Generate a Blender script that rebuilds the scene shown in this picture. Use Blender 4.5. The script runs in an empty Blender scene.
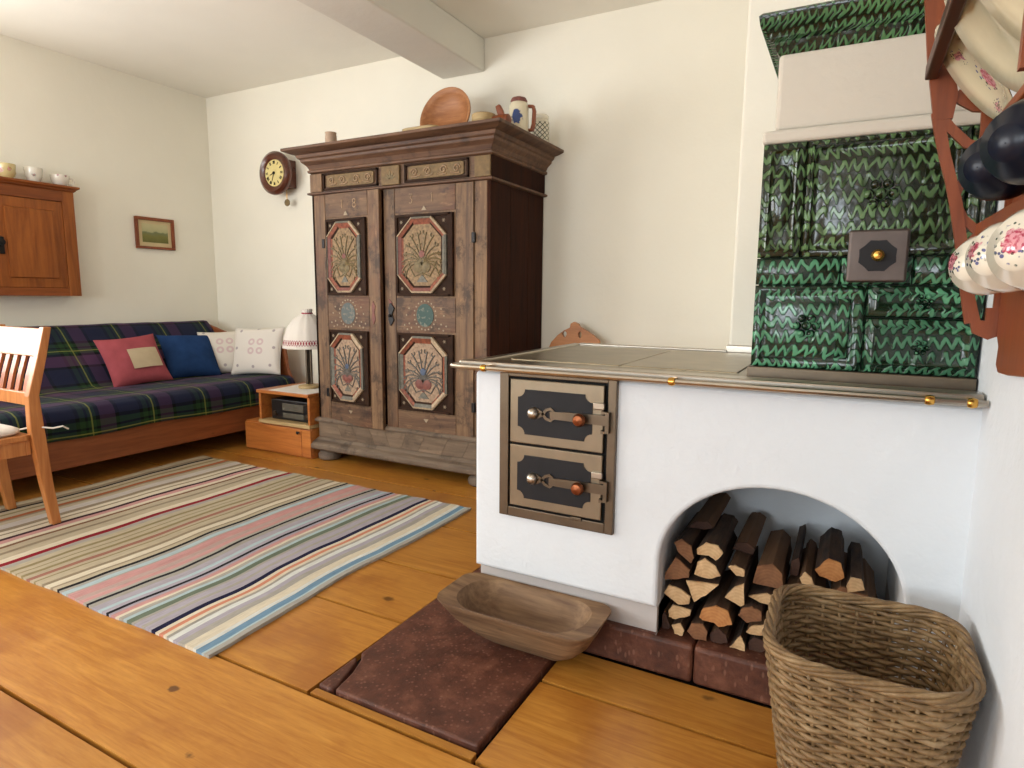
import bpy, math, random
from mathutils import Vector, Matrix, Euler
random.seed(7)
R = math.radians
scn = bpy.context.scene
col = scn.collection

# ------------------------------------------------------------------ camera, world, light, exposure
cam_d = bpy.data.cameras.new('camera'); cam = bpy.data.objects.new('camera', cam_d); col.objects.link(cam)
cam_d.sensor_width = 36.0; cam_d.lens = 626.0 / 1024 * 36; cam_d.clip_start = 0.02
PITCH, YAW, ROLL = R(8.002), R(28.182), R(0.52)
fw = Vector((-math.sin(YAW) * math.cos(PITCH), math.cos(YAW) * math.cos(PITCH), -math.sin(PITCH)))
rt = Vector((math.cos(YAW), math.sin(YAW), 0)); up = rt.cross(fw)
rt2 = rt * math.cos(ROLL) + up * math.sin(ROLL); up2 = up * math.cos(ROLL) - rt * math.sin(ROLL)
cam.matrix_world = Matrix(((rt2.x, up2.x, -fw.x, 0), (rt2.y, up2.y, -fw.y, 0), (rt2.z, up2.z, -fw.z, 1.1), (0, 0, 0, 1)))
scn.camera = cam

world = bpy.data.worlds.new('sky'); scn.world = world; world.use_nodes = True
wb = world.node_tree.nodes['Background']; wb.inputs[0].default_value = (0.80, 0.90, 1.0, 1); wb.inputs[1].default_value = 1.0

def window_light(name, loc, rot, w, h, power, colour):
    l = bpy.data.lights.new(name, 'AREA'); l.shape = 'RECTANGLE'; l.size = w; l.size_y = h; l.energy = power; l.color = colour
    o = bpy.data.objects.new(name, l); col.objects.link(o); o.location = loc; o.rotation_euler = rot
    return o
# daylight coming in through the windows behind the camera and in the left wall, all outside the picture
COOL, WARM = (0.84, 0.93, 1.0), (0.97, 0.985, 1.0)
window_light('window_daylight', (-1.05, -3.60, 1.5), (R(96), 0, 0), 1.1, 1.3, 44, COOL)
window_light('window_daylight', (-3.30, -3.60, 1.5), (R(96), 0, 0), 1.1, 1.3, 56, COOL)
window_light('window_daylight', (-4.90, -0.65, 1.5), (R(116), 0, R(-90)), 1.1, 1.3, 52, WARM)
window_light('window_daylight', (-4.90, 0.85, 1.5), (R(116), 0, R(-90)), 0.9, 1.3, 38, WARM)

scn.view_settings.view_transform = 'Standard'; scn.view_settings.look = 'None'
scn.view_settings.exposure = 0.52; scn.view_settings.gamma = 1.0; scn.view_settings.use_curve_mapping = False

# ------------------------------------------------------------------ helpers
WM = {}
def lin(r, g, b):
    f = lambda c: (c / 255 / 12.92) if c / 255 <= 0.04045 else ((c / 255 + 0.055) / 1.055) ** 2.4
    return (f(r), f(g), f(b), 1.0)

class MB:
    def __init__(s): s.v = []; s.f = []; s.uv = None
    def add(s, vs, fs):
        k = len(s.v); s.v += [tuple(v) for v in vs]; s.f += [tuple(i + k for i in f) for f in fs]; return s
    def box(s, x0, x1, y0, y1, z0, z1):
        return s.add([(x0,y0,z0),(x1,y0,z0),(x1,y1,z0),(x0,y1,z0),(x0,y0,z1),(x1,y0,z1),(x1,y1,z1),(x0,y1,z1)],
                     [(0,3,2,1),(4,5,6,7),(0,1,5,4),(1,2,6,5),(2,3,7,6),(3,0,4,7)])
    def loft(s, rings, close=True, cap0=True, cap1=True):
        n = len(rings[0]); vs = [p for r in rings for p in r]; fs = []
        for i in range(len(rings) - 1):
            for j in range(n if close else n - 1):
                a = i*n + j; b = i*n + (j+1) % n
                fs.append((a, b, b + n, a + n))
        if cap0: fs.append(tuple(reversed(range(n))))
        if cap1: fs.append(tuple((len(rings)-1)*n + j for j in range(n)))
        return s.add(vs, fs)
    def lathe(s, prof, c=(0,0,0), n=24, axis='z', cap0=True, cap1=True):
        rings = []
        for r, z in prof:
            ring = []
            for j in range(n):
                a = 2*math.pi*j/n; x, y = r*math.cos(a), r*math.sin(a)
                p = (x, y, z) if axis == 'z' else ((z, x, y) if axis == 'x' else (y, z, x))
                ring.append((c[0]+p[0], c[1]+p[1], c[2]+p[2]))
            rings.append(ring)
        return s.loft(rings, True, cap0, cap1)
    def tube(s, pts, r, n=6, closed=False, caps=True):
        pts = [Vector(p) for p in pts]; m = len(pts); rr = r if isinstance(r, (list, tuple)) else [r]*m
        rings = []; prev = None
        for i, p in enumerate(pts):
            if closed: t = pts[(i+1) % m] - pts[i-1]
            else: t = pts[min(i+1, m-1)] - pts[max(i-1, 0)]
            t.normalize()
            if prev is None:
                a = Vector((0,0,1)) if abs(t.z) < 0.9 else Vector((1,0,0)); u = t.cross(a).normalized()
            else:
                u = prev - t*prev.dot(t)
                u = u.normalized() if u.length > 1e-6 else t.orthogonal().normalized()
            w = t.cross(u); prev = u
            rings.append([tuple(p + (u*math.cos(2*math.pi*j/n) + w*math.sin(2*math.pi*j/n))*rr[i]) for j in range(n)])
        if closed:
            k = len(s.v); s.v += [q for g in rings for q in g]
            for i in range(m):
                for j in range(n):
                    s.f.append((k+i*n+j, k+i*n+(j+1)%n, k+((i+1)%m)*n+(j+1)%n, k+((i+1)%m)*n+j))
            return s
        return s.loft(rings, True, caps, caps)
    def prism(s, poly, a0, a1, axis='y'):
        # poly in the two other axes, in order (x,z) for y, (x,y) for z, (y,z) for x
        def P(p, a): return (p[0], a, p[1]) if axis == 'y' else ((p[0], p[1], a) if axis == 'z' else (a, p[0], p[1]))
        return s.loft([[P(p, a0) for p in poly], [P(p, a1) for p in poly]])
    def ribbon(s, path, w, a0, a1, axis='y'):
        n = len(path); L = []; Rr = []
        for i, p in enumerate(path):
            q0 = path[max(i-1, 0)]; q1 = path[min(i+1, n-1)]; d = Vector((q1[0]-q0[0], q1[1]-q0[1])).normalized()
            ww = w[i] if isinstance(w, (list, tuple)) else w
            L.append((p[0]-d.y*ww/2, p[1]+d.x*ww/2)); Rr.append((p[0]+d.y*ww/2, p[1]-d.x*ww/2))
        def P(p, a): return (p[0], a, p[1]) if axis == 'y' else ((p[0], p[1], a) if axis == 'z' else (a, p[0], p[1]))
        return s.loft([[P(L[i], a0), P(L[i], a1), P(Rr[i], a1), P(Rr[i], a0)] for i in range(n)])
    def xf(s, M, k0=0):
        s.v[k0:] = [tuple(M @ Vector(v)) for v in s.v[k0:]]; return s
    def build(s, name, mat, parent=None, local=False, smooth=False, bevel=0, seg=2, M=None, origin=None, angle=40):
        me = bpy.data.meshes.new(name)
        o = bpy.data.objects.new(name, me); col.objects.link(o)
        vs = s.v
        if parent is not None:
            W = WM[parent.name]
            if M is not None:
                o.matrix_local = M; o.parent = parent; WM[o.name] = W @ M
                o.matrix_basis = M
            else:
                o.parent = parent; WM[o.name] = W
                if not local:
                    I = W.inverted(); vs = [tuple(I @ Vector(v)) for v in vs]
        else:
            if M is not None: o.matrix_world = M; WM[o.name] = M
            elif origin is not None:
                o.location = origin; WM[o.name] = Matrix.Translation(origin)
                if not local: vs = [(v[0]-origin[0], v[1]-origin[1], v[2]-origin[2]) for v in vs]
            else: WM[o.name] = Matrix.Identity(4)
        me.from_pydata(vs, [], s.f); me.update()
        import bmesh
        bm = bmesh.new(); bm.from_mesh(me); bmesh.ops.recalc_face_normals(bm, faces=bm.faces); bm.to_mesh(me); bm.free()
        if mat: me.materials.append(mat)
        if smooth:
            me.polygons.foreach_set('use_smooth', [True]*len(me.polygons))
            if angle < 180:
                try: me.set_sharp_from_angle(angle=R(angle))
                except Exception: pass
        if bevel:
            b = o.modifiers.new('bevel', 'BEVEL'); b.width = bevel; b.segments = seg; b.limit_method = 'ANGLE'; b.angle_limit = R(35)
        return o

def tag(o, label, cat, group=None):
    o['label'] = label; o['category'] = cat
    if group: o['group'] = group
    return o
def struct(o): o['kind'] = 'structure'; return o
def thing(name, loc, label, cat, group=None, rot=(0,0,0)):
    o = bpy.data.objects.new(name, None); col.objects.link(o); o.empty_display_size = 0.05
    o.location = loc; o.rotation_euler = rot
    WM[o.name] = Matrix.Translation(loc) @ Euler(rot).to_matrix().to_4x4()
    return tag(o, label, cat, group)
def rrect(x0, x1, y0, y1, r, n=5):
    out = []
    for cx, cy, a0 in ((x1-r, y1-r, 0), (x0+r, y1-r, 90), (x0+r, y0+r, 180), (x1-r, y0+r, 270)):
        for i in range(n+1):
            a = R(a0 + 90*i/n); out.append((cx + r*math.cos(a), cy + r*math.sin(a)))
    return out
def box_obj(name, mat, parent, x0, x1, y0, y1, z0, z1, bevel=0.003, **k):
    return MB().box(x0, x1, y0, y1, z0, z1).build(name, mat, parent, bevel=bevel, **k)

# ------------------------------------------------------------------ material kit
class NT:
    def __init__(s, name):
        s.m = bpy.data.materials.new(name); s.m.use_nodes = True; s.t = s.m.node_tree; s.b = s.t.nodes['Principled BSDF']
    def n(s, typ, **k):
        nd = s.t.nodes.new(typ)
        for a, b in k.items(): setattr(nd, a, b)
        return nd
    def put(s, sock, v):
        if isinstance(v, bpy.types.NodeSocket): s.t.links.new(v, sock)
        else: sock.default_value = v
    def math(s, op, a, b=None, c=None, clamp=False):
        nd = s.n('ShaderNodeMath', operation=op); nd.use_clamp = clamp; s.put(nd.inputs[0], a)
        if b is not None: s.put(nd.inputs[1], b)
        if c is not None: s.put(nd.inputs[2], c)
        return nd.outputs[0]
    def vmath(s, op, a, b=None):
        nd = s.n('ShaderNodeVectorMath', operation=op); s.put(nd.inputs[0], a)
        if b is not None: s.put(nd.inputs[1], b)
        return nd.outputs[1] if op in ('LENGTH', 'DISTANCE', 'DOT_PRODUCT') else nd.outputs[0]
    def mix(s, f, a, b, blend='MIX'):
        nd = s.n('ShaderNodeMix', data_type='RGBA', blend_type=blend); s.put(nd.inputs[0], f); s.put(nd.inputs[6], a); s.put(nd.inputs[7], b); return nd.outputs[2]
    def noise(s, vec, scale=5, detail=4, rough=0.55, dist=0.0):
        nd = s.n('ShaderNodeTexNoise'); s.put(nd.inputs['Vector'], vec); nd.inputs['Scale'].default_value = scale
        nd.inputs['Detail'].default_value = detail; nd.inputs['Roughness'].default_value = rough; nd.inputs['Distortion'].default_value = dist
        return nd.outputs[0]
    def vor(s, vec, scale=5, out=0, rand=1.0):
        nd = s.n('ShaderNodeTexVoronoi'); s.put(nd.inputs['Vector'], vec); nd.inputs['Scale'].default_value = scale; nd.inputs['Randomness'].default_value = rand
        return nd.outputs[out]
    def coords(s, kind='Object'): return s.n('ShaderNodeTexCoord').outputs[kind]
    def mapping(s, vec, scale=(1,1,1), loc=(0,0,0), rot=(0,0,0)):
        nd = s.n('ShaderNodeMapping'); s.put(nd.inputs[0], vec); s.put(nd.inputs[1], loc); s.put(nd.inputs[2], rot); s.put(nd.inputs[3], scale); return nd.outputs[0]
    def sep(s, vec): nd = s.n('ShaderNodeSeparateXYZ'); s.put(nd.inputs[0], vec); return nd.outputs
    def comb(s, x, y, z):
        nd = s.n('ShaderNodeCombineXYZ'); s.put(nd.inputs[0], x); s.put(nd.inputs[1], y); s.put(nd.inputs[2], z); return nd.outputs[0]
    def ramp(s, f, stops, interp='LINEAR'):
        nd = s.n('ShaderNodeValToRGB'); s.put(nd.inputs[0], f); cr = nd.color_ramp; cr.interpolation = interp
        while len(cr.elements) < len(stops): cr.elements.new(0.5)
        for e, (p, c) in zip(cr.elements, stops): e.position = p; e.color = c if len(c) == 4 else (*c, 1)
        return nd.outputs[0]
    def step(s, v, lo, hi):
        nd = s.n('ShaderNodeMapRange'); nd.interpolation_type = 'SMOOTHSTEP'; s.put(nd.inputs[0], v); s.put(nd.inputs[1], lo); s.put(nd.inputs[2], hi); return nd.outputs[0]
    def rnd(s): return s.n('ShaderNodeObjectInfo').outputs['Random']
    def bump(s, h, strength=0.3, dist=0.01):
        nd = s.n('ShaderNodeBump'); s.put(nd.inputs['Height'], h); nd.inputs['Strength'].default_value = strength; nd.inputs['Distance'].default_value = dist
        s.t.links.new(nd.outputs[0], s.b.inputs['Normal'])
    def done(s, base, rough=0.6, metal=0.0, spec=None, coat=0.0):
        s.put(s.b.inputs['Base Color'], base); s.put(s.b.inputs['Roughness'], rough); s.b.inputs['Metallic'].default_value = metal
        if spec is not None: s.b.inputs['Specular IOR Level'].default_value = spec
        if coat: s.b.inputs['Coat Weight'].default_value = coat; s.b.inputs['Coat Roughness'].default_value = 0.08
        return s.m

def plain(name, c, rough=0.6, metal=0.0, var=0.12, scale=18, bump=0.0, coat=0.0, spec=None):
    g = NT(name); v = g.coords(); nz = g.noise(v, scale, 4)
    d = tuple(x*(1-var) for x in c[:3]) + (1,); l = tuple(min(1, x*(1+var)) for x in c[:3]) + (1,)
    if bump: g.bump(nz, bump, 0.004)
    return g.done(g.ramp(nz, [(0.3, d), (0.7, l)]), rough, metal, spec, coat)

def wood(name, dark, light, axis='x', rough=0.5, var=0.25, scale=1.0, knots=0.0, bump=0.15, stain=None, coat=0.0, kscale=1.0, flat=False, spec=0.5, age=0.0):
    g = NT(name); rnd = g.rnd(); v = g.coords()
    off = g.math('MULTIPLY', rnd, 37.0); v = g.vmath('ADD', v, g.comb(off, off, off))
    st = {'x': (1.2, 14, 14), 'y': (14, 1.2, 14), 'z': (14, 14, 1.2)}[axis]
    st = tuple(q*scale for q in st)
    wv = g.mapping(v, st); n1 = g.noise(wv, 1.0, 6, 0.62, 1.2); n2 = g.noise(g.mapping(v, tuple(q*5 for q in st)), 1.0, 3)
    f = g.math('ADD', g.math('MULTIPLY', n1, 0.7), g.math('MULTIPLY', n2, 0.3))
    c = g.ramp(f, [(0.34, dark), (0.66, light)])
    if knots:
        ks = {'x': (0.55, 1, 1), 'y': (1, 0.55, 1), 'z': (1, 1, 0.55)}[axis]
        if flat: ks = (0.6, 1, 0)
        d = g.vor(g.mapping(v, ks), 4.2*scale*kscale); nzz = g.noise(v, 30, 2)
        k = g.step(g.math('ADD', d, g.math('MULTIPLY', nzz, 0.06)), 0.105 if flat else 0.075, 0.06 if flat else 0.035)
        c = g.mix(g.math('MULTIPLY', k, knots), c, tuple(x*0.28 for x in dark[:3]) + (1,))
    if flat:   # small dark knots and pinholes
        d2 = g.vor(g.mapping(v, (0.8, 1, 0)), 4.2); k2 = g.step(g.math('ADD', d2, g.math('MULTIPLY', g.noise(v, 50, 2), 0.05)), 0.098, 0.068)
        d3 = g.vor(g.mapping(v, (0.7, 1, 0), (3, 5, 0)), 2.6); k3 = g.step(g.math('ADD', d3, g.math('MULTIPLY', g.noise(v, 14, 3), 0.14)), 0.16, 0.06)
        c = g.mix(g.math('MULTIPLY', k3, 0.4), c, lin(132, 72, 26)); c = g.mix(g.math('MULTIPLY', k2, 0.8), c, lin(70, 36, 14))
    if stain is not None:
        s_ = g.step(g.noise(v, 2.2, 5, 0.6), 0.5, 0.68); c = g.mix(g.math('MULTIPLY', s_, 0.55), c, stain)
    if age:    # patina: worn pale and grimy dark patches
        pn = g.noise(v, 7, 6, 0.7); sc_ = g.noise(g.mapping(v, (40, 40, 9) if axis == 'z' else (9, 40, 40)), 1, 4, 0.7)
        c = g.mix(g.math('MULTIPLY', g.step(pn, 0.50, 0.34), age), c, tuple(x*0.42 for x in dark[:3]) + (1,))
        c = g.mix(g.math('MULTIPLY', g.step(sc_, 0.58, 0.72), age*0.7), c, tuple(min(1, x*1.5) for x in light[:3]) + (1,))
    br = g.math('ADD', 1.0 - var/2, g.math('MULTIPLY', rnd, var))
    c = g.mix(1.0, c, g.comb(br, br, br), 'MULTIPLY')
    g.bump(f, bump, 0.003)
    return g.done(c, g.math('ADD', rough - 0.08, g.math('MULTIPLY', n1, 0.16)), coat=coat, spec=spec)

def plaster(name, c, lump=0.25, dirt=None):
    g = NT(name); v = g.coords(); n1 = g.noise(v, 3.5, 5, 0.6); n2 = g.noise(v, 60, 3); n3 = g.noise(v, 1.1, 3)
    d = tuple(x*0.95 for x in c[:3]) + (1,)
    cc = g.ramp(n3, [(0.35, d), (0.65, c)])
    g.bump(g.math('ADD', n1, g.math('MULTIPLY', n2, 0.08)), lump, 0.03)
    return g.done(cc, 0.92, spec=0.2)

M = {}
M['wall'] = plaster('limewash wall', (0.90, 0.85, 0.725, 1), 0.18)
M['ceiling'] = plaster('ceiling limewash', (0.94, 0.90, 0.80, 1), 0.12)
M['beam'] = plaster('whitewashed beam', (0.82, 0.785, 0.70, 1), 0.2)
M['stove'] = plaster('stove whitewash', (0.735, 0.765, 0.795, 1), 0.42)
M['dim_plaster'] = plaster('plaster with dim light in its colour', (0.66, 0.60, 0.505, 1), 0.3)  # weaker light high on the tile block is mixed into this plaster colour
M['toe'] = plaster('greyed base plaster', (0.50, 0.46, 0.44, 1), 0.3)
M['niche_shade'] = plaster('niche plaster', (0.34, 0.33, 0.33, 1), 0.3)  # shade inside the niche is put into the plaster colour
M['floor'] = wood('pine floor', lin(162, 101, 33), lin(194, 136, 58), 'x', 0.36, 0.24, 2.2, 0.9, 0.06, stain=lin(144, 82, 30), kscale=0.40, flat=True)
M['subfloor'] = plain('dark joint', lin(14, 8, 5), 0.95)
M['front_wood'] = wood('weathered wardrobe wood', lin(74, 50, 33), lin(138, 106, 74), 'z', 0.62, 0.2, 1.0, 0.25, 0.4, stain=lin(100, 52, 26), age=0.75)
M['front_wood_x'] = wood('weathered wardrobe wood lying', lin(74, 48, 33), lin(126, 96, 68), 'x', 0.62, 0.2, 1.0, 0.25, 0.4, stain=lin(94, 48, 26), age=0.75)
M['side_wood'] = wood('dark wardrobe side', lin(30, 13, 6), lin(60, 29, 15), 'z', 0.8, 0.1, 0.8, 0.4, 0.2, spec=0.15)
M['cornice_wood'] = wood('cornice wood', lin(68, 42, 28), lin(118, 84, 58), 'x', 0.6, 0.1, 1.0, 0.2, 0.35, age=0.6)
M['base_wood'] = wood('grey base wood', lin(78, 64, 52), lin(122, 104, 86), 'x', 0.7, 0.3, 1.0, 0.3, 0.35, age=0.6)
M['veneer_a'] = wood('herringbone veneer', lin(88, 72, 56), lin(134, 112, 90), 'x', 0.65, 0.3, 1.0, 0.1, 0.3, age=0.5)
M['panel_dark'] = plain('dark painted panel', lin(50, 32, 21), 0.7, var=0.4, spec=0.15)
M['field'] = plain('faded cream field', lin(138, 112, 80), 0.7, var=0.45, scale=60, bump=0.3)
M['field_low'] = plain('faded pink cream field', lin(156, 130, 106), 0.7, var=0.4, scale=60, bump=0.3)
M['paint_red'] = plain('worn red paint', lin(132, 70, 46), 0.6, var=0.45, scale=60)
M['paint_cream'] = plain('worn cream paint', lin(178, 156, 128), 0.6, var=0.3, scale=60)
M['paint_grey'] = plain('worn grey green paint', lin(108, 104, 92), 0.6, var=0.3, scale=60)
M['paint_rose'] = plain('rose paint', lin(120, 70, 60), 0.6, var=0.2, scale=60)
M['paint_olive'] = plain('olive paint', lin(112, 96, 62), 0.6, var=0.25, scale=60)
M['paint_leaf'] = plain('grey leaf paint', lin(98, 92, 84), 0.6, var=0.25, scale=60)
M['paint_blue'] = plain('blue grey paint', lin(78, 90, 112), 0.6, var=0.25, scale=60)
M['paint_faded'] = plain('nearly worn off paint', lin(150, 122, 92), 0.65, var=0.4, scale=90)
M['paint_white'] = plain('white dot paint', lin(160, 142, 116), 0.6)
M['frieze_field'] = plain('olive frieze field', lin(116, 92, 56), 0.65, var=0.25, scale=50, bump=0.3)
M['iron'] = plain('black iron', lin(36, 34, 34), 0.45, 0.6)
M['steel'] = plain('brushed steel', lin(176, 168, 156), 0.28, 1.0, var=0.06, scale=30)
M['steel_dark'] = plain('browned steel', lin(104, 92, 78), 0.4, 1.0, var=0.12, scale=14)
M['door_steel'] = plain('oven door steel', lin(132, 120, 102), 0.4, 1.0, var=0.1, scale=12)
M['flue_steel'] = plain('dull flue door steel', lin(92, 82, 77), 0.45, 0.9, var=0.1)
M['cooktop'] = plain('cast cooktop', lin(150, 138, 116), 0.32, 0.9, var=0.18, scale=9)
M['brass'] = plain('brass', lin(206, 158, 78), 0.25, 1.0)
M['copper'] = plain('copper knob', lin(128, 74, 46), 0.35, 0.9)
M['door_black'] = plain('dark oven panel', lin(34, 33, 35), 0.5, spec=0.2)
M['amber_wood'] = wood('amber pine', lin(112, 56, 16), lin(158, 90, 34), 'z', 0.42, 0.15, 1.0, 0.7, 0.12)
M['amber_wood_y'] = wood('amber pine lying', lin(106, 50, 16), lin(150, 82, 32), 'y', 0.42, 0.15, 1.0, 0.6, 0.12)
M['sofa_wood'] = wood('sofa base wood', lin(122, 64, 30), lin(160, 92, 50), 'y', 0.5, 0.1, 1.0, 0.4, 0.12)
M['chair_wood'] = wood('chair wood', lin(160, 92, 42), lin(204, 138, 78), 'z', 0.36, 0.12, 1.2, 0.2, 0.1)
M['chair_dark'] = wood('darker chair wood', lin(138, 70, 28), lin(176, 100, 48), 'z', 0.38, 0.12, 1.2, 0.2, 0.1)
M['box_wood'] = wood('nightstand wood', lin(150, 82, 34), lin(196, 122, 58), 'x', 0.42, 0.12, 1.0, 0.4, 0.1)
M['rack_wood'] = wood('red brown rack wood', lin(110, 50, 20), lin(146, 74, 34), 'z', 0.42, 0.1, 1.0, 0.2, 0.1)
M['rack_dark'] = wood('dark rack wood', lin(56, 26, 15), lin(92, 48, 28), 'y', 0.42, 0.1, 1.0, 0.2, 0.1)
M['bowl_wood'] = wood('turned bowl wood', lin(142, 86, 48), lin(186, 128, 80), 'x', 0.5, 0.1, 1.0, 0.2, 0.1)
M['pale_wood'] = wood('pale box wood', lin(160, 130, 84), lin(198, 170, 120), 'x', 0.55, 0.1, 1.0, 0.2, 0.1)
M['trough'] = wood('old trough wood', lin(92, 64, 42), lin(154, 122, 88), 'x', 0.7, 0.1, 1.2, 0.5, 0.35, stain=lin(74, 46, 30))
M['orange_wood'] = wood('orange chair back wood', lin(158, 94, 44), lin(196, 132, 76), 'x', 0.4, 0.1, 1.0, 0.2, 0.1)
M['ceramic'] = plain('white ceramic', lin(232, 224, 204), 0.15, var=0.03, coat=0.5)
M['navy_ceramic'] = plain('navy ceramic', lin(14, 22, 38), 0.3, var=0.2, spec=0.3)
M['clock_wood'] = wood('clock wood', lin(66, 28, 16), lin(104, 52, 30), 'x', 0.3, 0.1, 1.5, 0.0, 0.08, coat=0.3)
M['cloth_white'] = plain('white cloth', lin(226, 220, 210), 0.9, var=0.04, bump=0.2)
M['radio'] = plain('black radio plastic', lin(28, 26, 24), 0.35)
M['radio_dial'] = plain('radio dial', lin(92, 88, 78), 0.25)
M['black'] = plain('black', (0.006, 0.006, 0.006, 1), 0.9)

# red stone
g = NT('red stone'); v = g.coords(); n1 = g.noise(v, 14, 6, 0.65); n2 = g.noise(v, 90, 3); sp = g.step(g.vor(g.mapping(v, (1, 1, 0.4)), 60), 0.30, 0.16)
c = g.ramp(n1, [(0.28, lin(58, 30, 20)), (0.52, lin(90, 50, 35)), (0.76, lin(122, 78, 58))])
c = g.mix(g.math('MULTIPLY', sp, 0.35), c, lin(150, 110, 90)); g.bump(g.math('ADD', n1, g.math('MULTIPLY', n2, 0.4)), 0.5, 0.006)
M['stone'] = g.done(c, 0.55)

# firewood: bark and cut ends
g = NT('log bark'); v = g.coords(); rnd = g.rnd(); o_ = g.math('MULTIPLY', rnd, 31.0); v = g.vmath('ADD', v, g.comb(o_, o_, o_))
n1 = g.noise(g.mapping(v, (26, 5, 26)), 1, 5, 0.65)
c = g.ramp(n1, [(0.3, lin(30, 19, 13)), (0.7, lin(84, 60, 42))]); c = g.mix(g.math('MULTIPLY', g.step(rnd, 0.55, 0.9), 0.55), c, lin(128, 92, 60)); g.bump(n1, 0.8, 0.008); M['bark'] = g.done(c, 0.85)
def end_mat(name, a, b):
    g = NT(name); v = g.coords(); n1 = g.noise(v, 22, 5, 0.6); n2 = g.noise(v, 120, 2)
    w = g.n('ShaderNodeTexWave', wave_type='RINGS', rings_direction='Y'); g.put(w.inputs[0], v); w.inputs['Scale'].default_value = 34; w.inputs['Distortion'].default_value = 3
    f = g.math('ADD', g.math('MULTIPLY', n1, 0.92), g.math('MULTIPLY', w.outputs[1], 0.08)); g.bump(f, 0.3, 0.003)
    return g.done(g.ramp(f, [(0.3, a), (0.7, b)]), 0.85)
M['end_pale'] = end_mat('pale cut end', lin(176, 136, 92), lin(222, 190, 146))
M['end_orange'] = end_mat('orange cut end', lin(160, 100, 52), lin(204, 146, 90))
M['end_brown'] = end_mat('brown cut end', lin(104, 66, 42), lin(146, 102, 68))
M['end_dark'] = end_mat('dark cut end', lin(52, 32, 24), lin(84, 54, 40))

# wicker
g = NT('wicker'); v = g.coords(); rnd = g.rnd(); n1 = g.noise(v, 26, 4); n2 = g.noise(v, 160, 3); o_ = g.math('MULTIPLY', rnd, 0.16)
f = g.math('ADD', g.math('ADD', g.math('MULTIPLY', n1, 0.7), g.math('MULTIPLY', n2, 0.2)), o_)
g.bump(n2, 0.3, 0.002)
M['wicker'] = g.done(g.ramp(f, [(0.32, lin(78, 56, 32)), (0.55, lin(128, 100, 64)), (0.80, lin(166, 140, 104))]), 0.55)

# green glazed tile: rows of pale zigzag glaze strokes over dark green, in metres on x / z
def glaze(name, hi, lo, seed, rowh=0.037, per=0.0235):
    g = NT(name); v = g.coords(); x, y, z = g.sep(v)[:3]
    nz = g.noise(v, 9, 3); nz2 = g.noise(v, 14, 2); nz3 = g.noise(v, 45, 2)
    hx = g.math('ADD', x, g.math('MULTIPLY', y, 0.9))
    zz = g.math('ADD', g.math('DIVIDE', g.math('ADD', z, g.math('MULTIPLY', nz, 0.028)), rowh), seed)
    row = g.math('FLOOR', zz); fz = g.math('FRACT', zz)
    rj = g.math('FRACT', g.math('MULTIPLY', g.math('SINE', g.math('MULTIPLY', row, 12.9898)), 43.758))
    u = g.math('ADD', g.math('DIVIDE', g.math('ADD', hx, g.math('MULTIPLY', nz2, 0.03)), per), g.math('MULTIPLY', rj, 3.1))
    tri = g.math('MULTIPLY', g.math('PINGPONG', u, 0.5), 2.0)
    amp = g.math('ADD', 1.15, g.math('MULTIPLY', nz3, 0.45))
    d = g.math('ABSOLUTE', g.math('SUBTRACT', g.math('SUBTRACT', g.math('MULTIPLY', fz, amp), 0.20), tri))
    d = g.math('ADD', d, g.math('MULTIPLY', g.math('SUBTRACT', nz3, 0.5), 0.5))
    brk = g.step(g.noise(g.comb(g.math('MULTIPLY', u, 0.8), g.math('MULTIPLY', row, 3.7), 0.0), 1.0, 1), 0.34, 0.44)
    s_ = g.math('MULTIPLY', g.step(d, 0.46, 0.24), brk)
    edge = g.math('MULTIPLY', g.step(fz, 0.0, 0.14), g.step(fz, 1.0, 0.86)); s_ = g.math('MULTIPLY', s_, edge)
    tone = g.step(g.noise(v, 6, 3), 0.3, 0.7)
    cs = g.mix(tone, hi, tuple(q*0.42 for q in hi[:3]) + (1,))
    c = g.mix(g.math('MULTIPLY', s_, 0.88), lo, cs)
    g.bump(g.math('ADD', g.math('MULTIPLY', s_, 0.35), g.math('MULTIPLY', nz, 0.9)), 1.0, 0.010)
    return g.done(c, 0.2, spec=0.4, coat=0.12)
M['glaze_low'] = glaze('green glaze bright', lin(98, 166, 124), lin(10, 34, 18), 0.2)
M['glaze_high'] = glaze('green glaze olive', lin(104, 138, 88), lin(20, 28, 10), 0.7)
M['glaze_cornice'] = glaze('green glaze cornice', lin(84, 132, 84), lin(14, 28, 12), 0.4, 0.030, 0.018)
M['grout'] = plain('dark joint mortar', lin(26, 28, 18), 0.8)

# tartan (uv in metres)
g = NT('tartan wool'); uv = g.coords('UV'); u, v_, _ = g.sep(uv)[:3]
NV, GN, BK, PU = lin(34, 38, 62), lin(40, 66, 38), lin(18, 22, 24), lin(84, 54, 84)
stops = [(0.0, NV), (0.26, BK), (0.32, GN), (0.40, BK), (0.44, GN), (0.56, BK), (0.62, PU), (0.86, BK), (0.92, NV)]
a = g.ramp(g.math('FRACT', g.math('DIVIDE', u, 0.36)), stops, 'CONSTANT'); b = g.ramp(g.math('FRACT', g.math('ADD', g.math('DIVIDE', v_, 0.36), 0.30)), stops, 'CONSTANT')
c = g.mix(0.62, a, b)
def thin(coord, per, ph, w): 
    q = g.math('FRACT', g.math('ADD', g.math('DIVIDE', coord, per), ph)); return g.math('LESS_THAN', g.math('ABSOLUTE', g.math('SUBTRACT', q, 0.5)), w)
c = g.mix(g.math('MULTIPLY', thin(u, 0.36, 0.0, 0.011), 0.5), c, lin(150, 152, 70)); c = g.mix(g.math('MULTIPLY', thin(v_, 0.36, 0.30, 0.010), 0.6), c, lin(150, 152, 70))
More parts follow.
